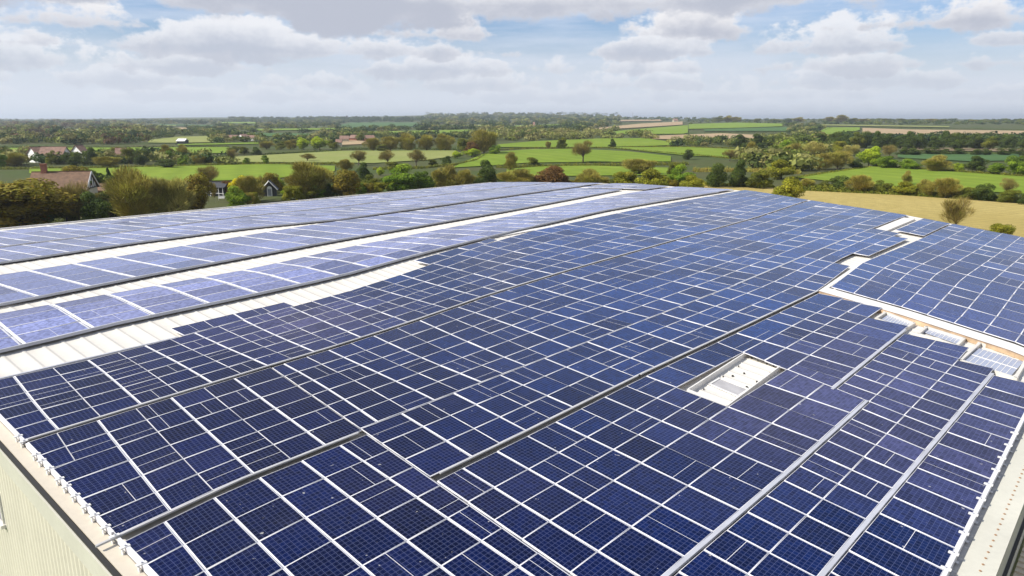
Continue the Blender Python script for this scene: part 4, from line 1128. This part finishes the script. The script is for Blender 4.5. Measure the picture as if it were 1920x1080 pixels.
# rooflights in kerbs left of the cross gutter
M_rl = mat('rooflight_glazing', (.30, .33, .42), .22, spec=.6, noise=3., amt=.1)
def rooflight(outer, glass, label, bars):
    o3 = [uv(x, y, -LIFT + .2) for x, y in outer]
    c = np.mean([W3(u, v) for u, v in o3], 0); o = empty('rooflight', tuple(c)); tag(o, label, 'rooflight', 'rooflights in the recesses by the cross gutter')
    g3 = [uv(x, y, -LIFT + .06) for x, y in glass]
    gl = MB(); gl.hexa([tuple(W3(u, v, -LIFT + .047) - c) for u, v in g3] + [tuple(W3(u, v, -LIFT + .075) - c) for u, v in g3]); gl.build('glazing', M_rl, o)
    k = MB()
    for i in range(4):                       # kerb walls
        a = np.array(o3[i]); b = np.array(o3[(i + 1) % 4]); d = (b - a) / np.linalg.norm(b - a); n_ = np.array([d[1], -d[0]]) * .12
        q = [a, b, b + n_, a + n_]
        k.hexa([tuple(W3(u, v, -LIFT + .0) - c) for u, v in q] + [tuple(W3(u, v, -LIFT + .18) - c) for u, v in q])
    k.build('kerb', M_deck, o)
    b_ = MB()
    for f in bars:
        a = np.array(g3[0]) * (1 - f) + np.array(g3[3]) * f; b = np.array(g3[1]) * (1 - f) + np.array(g3[2]) * f; n_ = np.array([0, .035]); d = (b - a) / np.linalg.norm(b - a); n_ = np.array([d[1], -d[0]]) * .04
        q = [a - n_, b - n_, b + n_, a + n_]
        b_.hexa([tuple(W3(u, v, -LIFT + .07) - c) for u, v in q] + [tuple(W3(u, v, -LIFT + .088) - c) for u, v in q])
    nb = 9
    for i in range(1, nb):
        f = i / nb; a = np.array(g3[0]) * (1 - f) + np.array(g3[1]) * f; b = np.array(g3[3]) * (1 - f) + np.array(g3[2]) * f; n_ = (np.array(g3[1]) - np.array(g3[0])); n_ = n_ / np.linalg.norm(n_) * .012
        q = [a - n_, a + n_, b + n_, b - n_]
        b_.hexa([tuple(W3(u, v, -LIFT + .07) - c) for u, v in q] + [tuple(W3(u, v, -LIFT + .081) - c) for u, v in q])
    b_.build('glazing_bars', M_white, o)
Zp = lambda x, y: (1600 + x / 5.4, 560 + y / 5.4)
rooflight([Zp(215, 190), Zp(322, 122), Zp(632, 240), Zp(530, 300)][::1], [Zp(350, 165), Zp(605, 240), Zp(540, 300), Zp(290, 207)], 'pale glazed rooflight nearest the top of the cross gutter', [])
rooflight([Zp(640, 345), Zp(735, 270), Zp(1140, 395), Zp(1060, 470)], [Zp(745, 300), Zp(1110, 410), Zp(1060, 460), Zp(700, 335)], 'middle glazed rooflight half hidden by panels', [])
rooflight([Zp(1070, 610), Zp(1275, 428), Zp(1790, 580), Zp(1660, 800)], [Zp(1270, 505), Zp(1722, 640), Zp(1590, 790), Zp(1115, 635)], 'largest rooflight with two grey panes beside the right strip', [.5])

# roof opening with its small hatch
Zq = lambda x, y: (1260 + x / 7.2, 640 + y / 7.2)
hp = [uv(*Zq(*p), -LIFT + .12) for p in [(200, 680), (1040, 140), (1550, 300), (750, 905)]]
oc = np.mean([W3(u, v) for u, v in hp], 0)
op = empty('roof_opening', tuple(oc)); tag(op, 'white framed gap in the panels showing roof sheet and a grey hatch', 'roof opening')
k = MB()
for i in range(4):
    a = np.array(hp[i]); b = np.array(hp[(i + 1) % 4]); d = (b - a) / np.linalg.norm(b - a); n_ = np.array([d[1], -d[0]]) * -.05
    q = [a, b, b - n_, a - n_]
    k.hexa([tuple(W3(u, v, -LIFT + .0) - oc) for u, v in q] + [tuple(W3(u, v, -LIFT + .225) - oc) for u, v in q])
k.build('edge_frame', M_white, op)
k = MB(); hg = [uv(*Zq(*p), -LIFT + .1) for p in [(490, 575), (640, 485), (1055, 645), (900, 750)]]
for i in range(4):
    a = np.array(hg[i]); b = np.array(hg[(i + 1) % 4]); d = (b - a) / np.linalg.norm(b - a); n_ = np.array([d[1], -d[0]]) * .08
    q = [a, b, b + n_, a + n_]; k.hexa([tuple(W3(u, v, -LIFT + .0) - oc) for u, v in q] + [tuple(W3(u, v, -LIFT + .11) - oc) for u, v in q])
hf = k.build('hatch_frame', M_white, op)
k = MB(); k.hexa([tuple(W3(u, v, -LIFT + .05) - oc) for u, v in hg] + [tuple(W3(u, v, -LIFT + .085) - oc) for u, v in hg]); k.build('hatch_pane', mat('grey_hatch', (.37, .36, .36), .4, noise=2., amt=.15), hf)
k = MB()
for x, y in [(1075, 220), (1160, 255), (1280, 295), (1370, 330), (1465, 355), (975, 425), (690, 468), (820, 460), (540, 812), (815, 803), (1230, 495), (1150, 540), (1010, 610), (1330, 420), (430, 640), (900, 330)]:
    u, v = uv(*Zq(x, y), -LIFT + .05); s = rng.uniform(.02, .05)
    k.add([tuple(W3(u + math.cos(a) * s * rng.uniform(.6, 1.2), v + math.sin(a) * s, -LIFT + zz) - oc) for zz in (.0, .06) for a in np.linspace(0, 5.2, 6)], [(6, 7, 8, 9, 10, 11)] + [(i, (i + 1) % 6, 6 + (i + 1) % 6, 6 + i) for i in range(6)])
k.build('dirt_clod', M_dark, op)['kind'] = 'stuff'

# clamps along the two near edges
def clamp(u, v, d, label, group):
    """d = unit uv direction pointing off the roof"""
    c = W3(u, v, -.05); o = empty('panel_clamp', tuple(c)); d = np.array(d, float); s = np.array([-d[1], d[0]])
    def hexat(mb, a0, a1, b0, b1, z0, z1):
        pts = []
        for zz in (z0, z1):
            for a, b in ((a0, b0), (a1, b0), (a1, b1), (a0, b1)):
                q = d * a + s * b; w = D1 * q[0] + D2 * q[1]; pts.append((w[0], w[1], zz))
        mb.hexa(pts)
    m = MB(); hexat(m, -.06, .16, -.05, .05, .045, .07); hexat(m, .10, .125, -.05, .05, -.13, .045); hexat(m, .10, .18, -.05, .05, -.15, -.13)
    m.build('bracket', M_bracket, o); m = MB(); hexat(m, .02, .055, -.018, .018, .07, .10); m.build('bolt', M_alu, o); tag(o, label, 'clamp', group)
for x, y in [(45, 215), (110, 240), (200, 320), (245, 355), (295, 405), (365, 470), (400, 520), (465, 575), (540, 640), (600, 695), (680, 765), (745, 820), (805, 890), (905, 1000)]:
    _, v = uv(x / 3.375, 760 + y / 3.375); clamp(U0 + .38, v, (-1, 0), 'white clamp on the left gable edge of the panels', 'clamps along the left gable edge')
for x, y in [(1610, 190), (1565, 265), (1520, 345), (1475, 420), (1420, 510), (1365, 600), (1310, 695), (1240, 810), (1165, 935), (1115, 1030)]:
    u, _ = uv(1440 + x / 3.375, 760 + y / 3.375); clamp(u, 2.36, (0, -1), 'white clamp on the right eave edge of the panels', 'clamps along the right eave edge')
# edge rails of the panels
tag(ribbon([(9.0, 2.3), (33, 2.28)], -.05, .04, .1, .245).build('edge_rail', M_frame), 'white edge rail along the right side of the panels', 'rail')
t = MB()
for a, b in ((2.4, 16.6), (16.95, 23.2), (23.5, 29.)):
    t = MB(); c0 = [W3(U0 + .33, a, -.13), W3(U0 + .40, a, -.13), W3(U0 + .40, b, -.13), W3(U0 + .33, b, -.13)]
    t.hexa([tuple(q) for q in c0] + [tuple(q + np.array([0, 0, .135])) for q in c0])
    tag(t.build('edge_rail', M_frame), {2.4: 'white end rail of the near corner field', 16.95: 'white end rail of the left field between seams', 23.5: 'white end rail of the upper strip'}[a], 'rail')
# lower canopy at the right corner of the picture
M_can = deck_mat('canopy_sheet', (.58, .50, .36))
P = []
d_ = ray(1885, 1075); t0 = (2.4 - CZ) / d_[2]; pc = d_ * t0; uc = float(pc @ D1); vc = float(pc @ D2)
cn = empty('canopy', (0, 0, 0)); tag(cn, 'low ribbed tan canopy roof against the right wall', 'canopy')
k = MB()
for i in range(14):
    u = uc - 1. + i * .35
    for (a, b, h) in ((0, .22, 0), (.22, .35, .05)):
        q = [D1 * (u + a) + D2 * 1.5, D1 * (u + b) + D2 * 1.5, D1 * (u + b) + D2 * (vc - 4), D1 * (u + a) + D2 * (vc - 4)]
        k.hexa([(p[0], p[1], zz - (0 if n_ < 2 else .25)) for zz in (2.3, 2.4 + h) for n_, p in enumerate(q)])
k.build('canopy_roof', M_can, cn)
k = MB()
for u in (uc - .8, uc + 3.6):
    p = D1 * u + D2 * (vc - 3.8); k.tube((p[0], p[1], -.1), (p[0], p[1], 2.1), .06, .06, 8)
k.build('post', M_alu, cn)
# grass yard beside the left wall
y0 = [D1 * (-40) + D2 * 0, D1 * (U0 - .5) + D2 * (-10), D1 * (U0 - .5) + D2 * 90, D1 * (-40) + D2 * 90]
tag(link('lawn', qmesh('lawn', [(p[0], p[1], .02) for p in y0], np.array([(0, 1, 2, 3)]), [ground_mat('lawn_grass', (.075, .12, .018), (.10, .14, .03), (.05, .08, .015), .2, 2.)])), kind='structure')

# ------------------------------------------------------------------ houses
M_tile = mat('clay_tiles', (.155, .090, .052), .85, noise=1.5, amt=.35, bump=.4, bscale=6)
M_terra = mat('terracotta_tiles', (.21, .125, .09), .85, noise=1., amt=.3)
M_plaster = mat('cream_plaster', (.50, .46, .34), .85, noise=1., amt=.08)
M_limew = mat('white_render', (.78, .77, .74), .8)
M_brick = mat('red_brick', (.27, .11, .065), .85, noise=4., amt=.3)
M_slate = mat('dark_boards', (.035, .037, .042), .7)
def house(x, yb, wpx, dpth, hw, hr, ang, mw, mr_, label, chim=None, timber=False, windows=(), lean=False, name='house', gablemat=None):
    """ridge along local x; width from photo pixels; hw wall height and hr roof height in metres; ang = turn of the ridge"""
    g0 = ground([x], [yb])[0]; Wd = wpx * g0[1] / F; o = empty(name, tuple(g0), ang); w, d = Wd / 2, dpth / 2; ov = .35
    tag(o, label, 'house')
    m = MB(); m.box(-w, w, -d, d, -.5, hw); m.build('wall', mw, o)
    m = MB(); m.add([(-w, -d, hw), (-w, d, hw), (-w, 0, hw + hr), (w, -d, hw), (w, d, hw), (w, 0, hw + hr)], [(0, 2, 1), (3, 4, 5), (0, 1, 4, 3), (0, 3, 5, 2), (1, 2, 5, 4)]); gb = m.build('gable', gablemat or mw, o)
    m = MB(); th = .18; e = hr / d
    for s in (-1, 1):
        a = [(-w - ov, s * (d + ov), hw - e * ov), (w + ov, s * (d + ov), hw - e * ov), (w + ov, 0, hw + hr), (-w - ov, 0, hw + hr)]
        if s > 0: a = a[::-1]
        m.hexa([(p[0], p[1], p[2] + .01) for p in a] + [(p[0], p[1], p[2] + th + .01) for p in a])
    rf = m.build('roof', mr_, o)
    m = MB()
    for s in (-1, 1): m.tube((-w - ov, 0, hw + hr + th), (w + ov, 0, hw + hr + th), .12, .12, 6)
    m.build('ridge_tiles', mr_, rf)
    if chim is not None:
        m = MB(); c = chim * w; m.box(c - .45, c + .45, -.4, .4, hw + hr * .6, hw + hr + 1.5); m.box(c - .52, c + .52, -.47, .47, hw + hr + 1.5, hw + hr + 1.65); ch = m.build('chimney', M_brick, rf)
    if timber:
        m = MB()
        for s, X_ in ((1, w + .03),):
            for yy in np.linspace(-d * .75, d * .75, 6): m.box(X_, X_ + .08, yy - .10, yy + .10, hw, hw + hr * (1 - abs(yy) / d) - .1)
            m.box(X_ + .01, X_ + .1, -d, d, hw - .1, hw + .12)
        m.build('timbering', M_slate, gb)
        m = MB()
        for s in (-1, 1):
            m.tube((w + ov + .02, s * (d + ov), hw - e * ov + .1), (w + ov + .02, 0, hw + hr + .1), .13, .13, 4)
        m.build('bargeboard', M_limew, rf)
    for (f, z0, z1, ww, side) in windows:
        m = MB()
        if side == 'f': m.box(f * w - ww / 2, f * w + ww / 2, -d - .05, -d - .01, z0, z1)
        else: m.box(w + .03, w + .07, f * d - ww / 2, f * d + ww / 2, z0, z1)
        wn = m.build('window', M_limew, o); m = MB()
        if side == 'f':
            m.box(f * w - ww / 2 + .1, f * w - .04, -d - .08, -d - .045, z0 + .1, z1 - .1); m.box(f * w + .04, f * w + ww / 2 - .1, -d - .08, -d - .045, z0 + .1, z1 - .1)
        else: m.box(w + .065, w + .1, f * d - ww / 2 + .1, f * d - .04, z0 + .1, z1 - .1); m.box(w + .065, w + .1, f * d + .04, f * d + ww / 2 - .1, z0 + .1, z1 - .1)
        m.build('pane', M_glass, wn)
    if lean:
        m = MB(); m.hexa([(-w * .55, -d - 2.6, -.5), (w * .1, -d - 2.6, -.5), (w * .1, -d, -.5), (-w * .55, -d, -.5), (-w * .55, -d - 2.6, 1.9), (w * .1, -d - 2.6, 1.9), (w * .1, -d, 2.8), (-w * .55, -d, 2.8)]); lt = m.build('lean_to', mw, o)
        m = MB(); m.hexa([(-w * .6, -d - 2.9, 1.92), (w * .14, -d - 2.9, 1.92), (w * .14, -d - .01, 2.85), (-w * .6, -d - .01, 2.85), (-w * .6, -d - 2.9, 2.05), (w * .14, -d - 2.9, 2.05), (w * .14, -d - .01, 2.98), (-w * .6, -d - .01, 2.98)]); m.build('lean_to_roof', mr_, lt)
    return o
house(124, 383, 92, 7.5, 3.0, 2.9, R(14), M_plaster, M_tile, 'cream farmhouse with a long brown tiled roof and brick chimney', chim=-.62, timber=True, windows=[(-.5, 1, 2.2, 1.4, 'f'), (.45, 1, 2.2, 1.6, 'f'), (0, 3.3, 4.4, 1.5, 'g')], lean=True, name='farmhouse', gablemat=M_limew)
house(205, 374, 26, 4.5, 2.0, 1.0, R(10), M_brick, M_tile, 'small red brick outbuilding right of the farmhouse', name='outbuilding')
o = house(412, 366, 30, 3.2, 1.7, .9, R(-4), M_slate, M_slate, 'dark shed with white veranda posts behind the far left eave', windows=[(-.5, .6, 1.4, .7, 'f'), (.2, .6, 1.4, .7, 'f')], name='veranda_shed')
m = MB()
for xx in np.linspace(-1.7, 1.9, 5): m.tube((xx, -2.4, -.2), (xx, -2.4, 1.8), .07, .07, 6)
m.box(-1.9, 2.1, -2.46, -2.38, .55, .65); m.build('veranda_post', M_limew, o)
m = MB(); m.hexa([(-2, -2.6, 1.75), (2.2, -2.6, 1.75), (2.2, -1.5, 1.95), (-2, -1.5, 1.95), (-2, -2.6, 1.83), (2.2, -2.6, 1.83), (2.2, -1.5, 2.03), (-2, -1.5, 2.03)]); m.build('veranda_roof', M_slate, o)
o = house(507, 367, 15, 2.6, 1.6, 1.4, R(76), M_slate, M_slate, 'black boarded cottage with a white trimmed gable and white door', name='black_cottage')
o.rotation_euler[2] = R(-78)
m = MB(); w_ = 15 * o.location.y / F / 2
m.tube((w_ + .4, -1.65, 1.3), (w_ + .4, 0, 3.15), .09, .09, 4); m.tube((w_ + .4, 1.65, 1.3), (w_ + .4, 0, 3.15), .09, .09, 4); m.build('bargeboard', M_limew, o)
m = MB(); m.box(w_ + .02, w_ + .08, -.5, .5, -.2, 1.6); m.tube((w_ + .02, 0, 1.55), (w_ + .08, 0, 1.55), .5, .5, 12); dr = m.build('door', M_limew, o)
m = MB(); m.box(w_ + .075, w_ + .1, -.34, .34, .1, 1.45); m.build('door_panel', mat('grey_door', (.25, .27, .3), .5), dr)
for x, yb, w, d, hw, hr, a, mw, mr_, lab in [
    (76, 304, 26, 7, 2.8, 2.6, R(60), M_limew, M_terra, 'white gabled cottage with a red roof, left of its neighbour'),
    (105, 304, 40, 8, 2.6, 2.8, R(8), M_limew, M_terra, 'long low cottage with a faded red roof between trees'),
    (151, 297, 14, 6, 2.5, 2.6, R(70), M_limew, M_terra, 'small white gable showing between two dark trees'),
    (230, 304, 16, 7, 2.4, 2.6, R(20), M_plaster, M_terra, 'small pink roofed cottage under the round mossy tree'),
    (416, 263, 8, 8, 2, 1.6, R(70), M_limew, M_terra, 'leftmost house of the distant terracotta hamlet'),
    (438, 263, 16, 8, 2, 1.6, R(5), M_plaster, M_terra, 'second house of the distant terracotta hamlet'),
    (457, 263.5, 12, 7, 2.6, 1.8, R(50), M_limew, M_terra, 'tallest white gabled house of the distant hamlet'),
    (472, 263.5, 14, 8, 2, 1.6, R(0), M_limew, M_terra, 'rightmost low house of the distant hamlet'),
    (646, 266, 15, 8, 2, 2, R(10), M_plaster, M_terra, 'left farm building of the red roofed farm at mid distance'),
    (636, 275, 9, 8, 2.4, 1.6, R(10), M_plaster, M_terra, 'tan barn left of the ploughed patch'),
    (668, 264, 19, 8, 2, 2., R(-15), M_brick, M_terra, 'middle farm building of the red roofed farm'),
    (692, 264, 17, 8, 1.8, 2, R(20), M_brick, M_terra, 'right farm building of the red roofed farm'),
    (1001, 244, 3, 12, 6, 4, R(0), M_limew, M_terra, 'tiny white house in the wooded middle hills'),
    (807, 226.5, 3, 16, 8, 6, R(0), M_limew, M_slate, 'tiny white house on the wooded skyline'),
    (651, 225, 3.5, 16, 8, 6, R(0), M_limew, M_slate, 'tiny white house on the left skyline wood'),
    (1266, 229.5, 8, 12, 4, 4, R(0), M_plaster, M_terra, 'tan barn beside the tan hill field'),
    (343, 271, 14, 6, 2.2, 1.2, R(0), M_slate, M_limew, 'long low white roofed barn by the small green strip')]:
    house(x, yb, w, d, hw, hr, a, mw, mr_, lab)
# mast on the skyline
g0 = ground([1186], [227])[0]; hm = 16 * g0[1] / F; o = empty('radio_mast', tuple(g0)); tag(o, 'thin radio mast on the middle skyline', 'mast')
m = MB(); s = hm * .035
for sx, sy in ((-1, -1), (1, -1), (0, 1)): m.tube((sx * s, sy * s, -1), (sx * s * .2, sy * s * .2, hm), s * .22, s * .15, 4)
m.build('lattice', M_alu, o); m = MB(); m.tube((0, 0, hm * .8), (0, 0, hm * 1.05), s * .2, s * .15, 4); m.box(-s, s, -s * .2, s * .2, hm * .84, hm * .87); m.build('antenna', M_alu, o)
# garden furniture glimpsed beside the green bush
g0 = ground([417], [376])[0]; o = empty('garden_bench', tuple(g0), R(20)); tag(o, 'small white garden bench on the lawn before the veranda shed', 'bench')
m = MB(); m.box(-.75, .75, -.22, .22, .42, .47); m.build('seat', M_limew, o); m = MB(); m.box(-.75, .75, .2, .25, .5, .9); m.build('backrest', M_limew, o)
for xx in (-.65, .65): m = MB(); m.box(xx - .03, xx + .03, -.2, .2, 0, .42); m.build('leg', M_limew, o)

# ------------------------------------------------------------------ air
hz = MB(); hz.box(-29000, 29000, -16000, 30000, -520, 75)
M_haze = bpy.data.materials.new('haze'); M_haze.use_nodes = True; t = M_haze.node_tree; t.nodes.remove(t.nodes['Principled BSDF'])
pv = t.nodes.new('ShaderNodeVolumePrincipled'); pv.inputs['Color'].default_value = (.80, .89, 1., 1); pv.inputs['Density'].default_value = .00014; pv.inputs['Anisotropy'].default_value = .3
t.links.new(pv.outputs[0], t.nodes['Material Output'].inputs['Volume'])
tag(hz.build('haze', M_haze), kind='stuff')
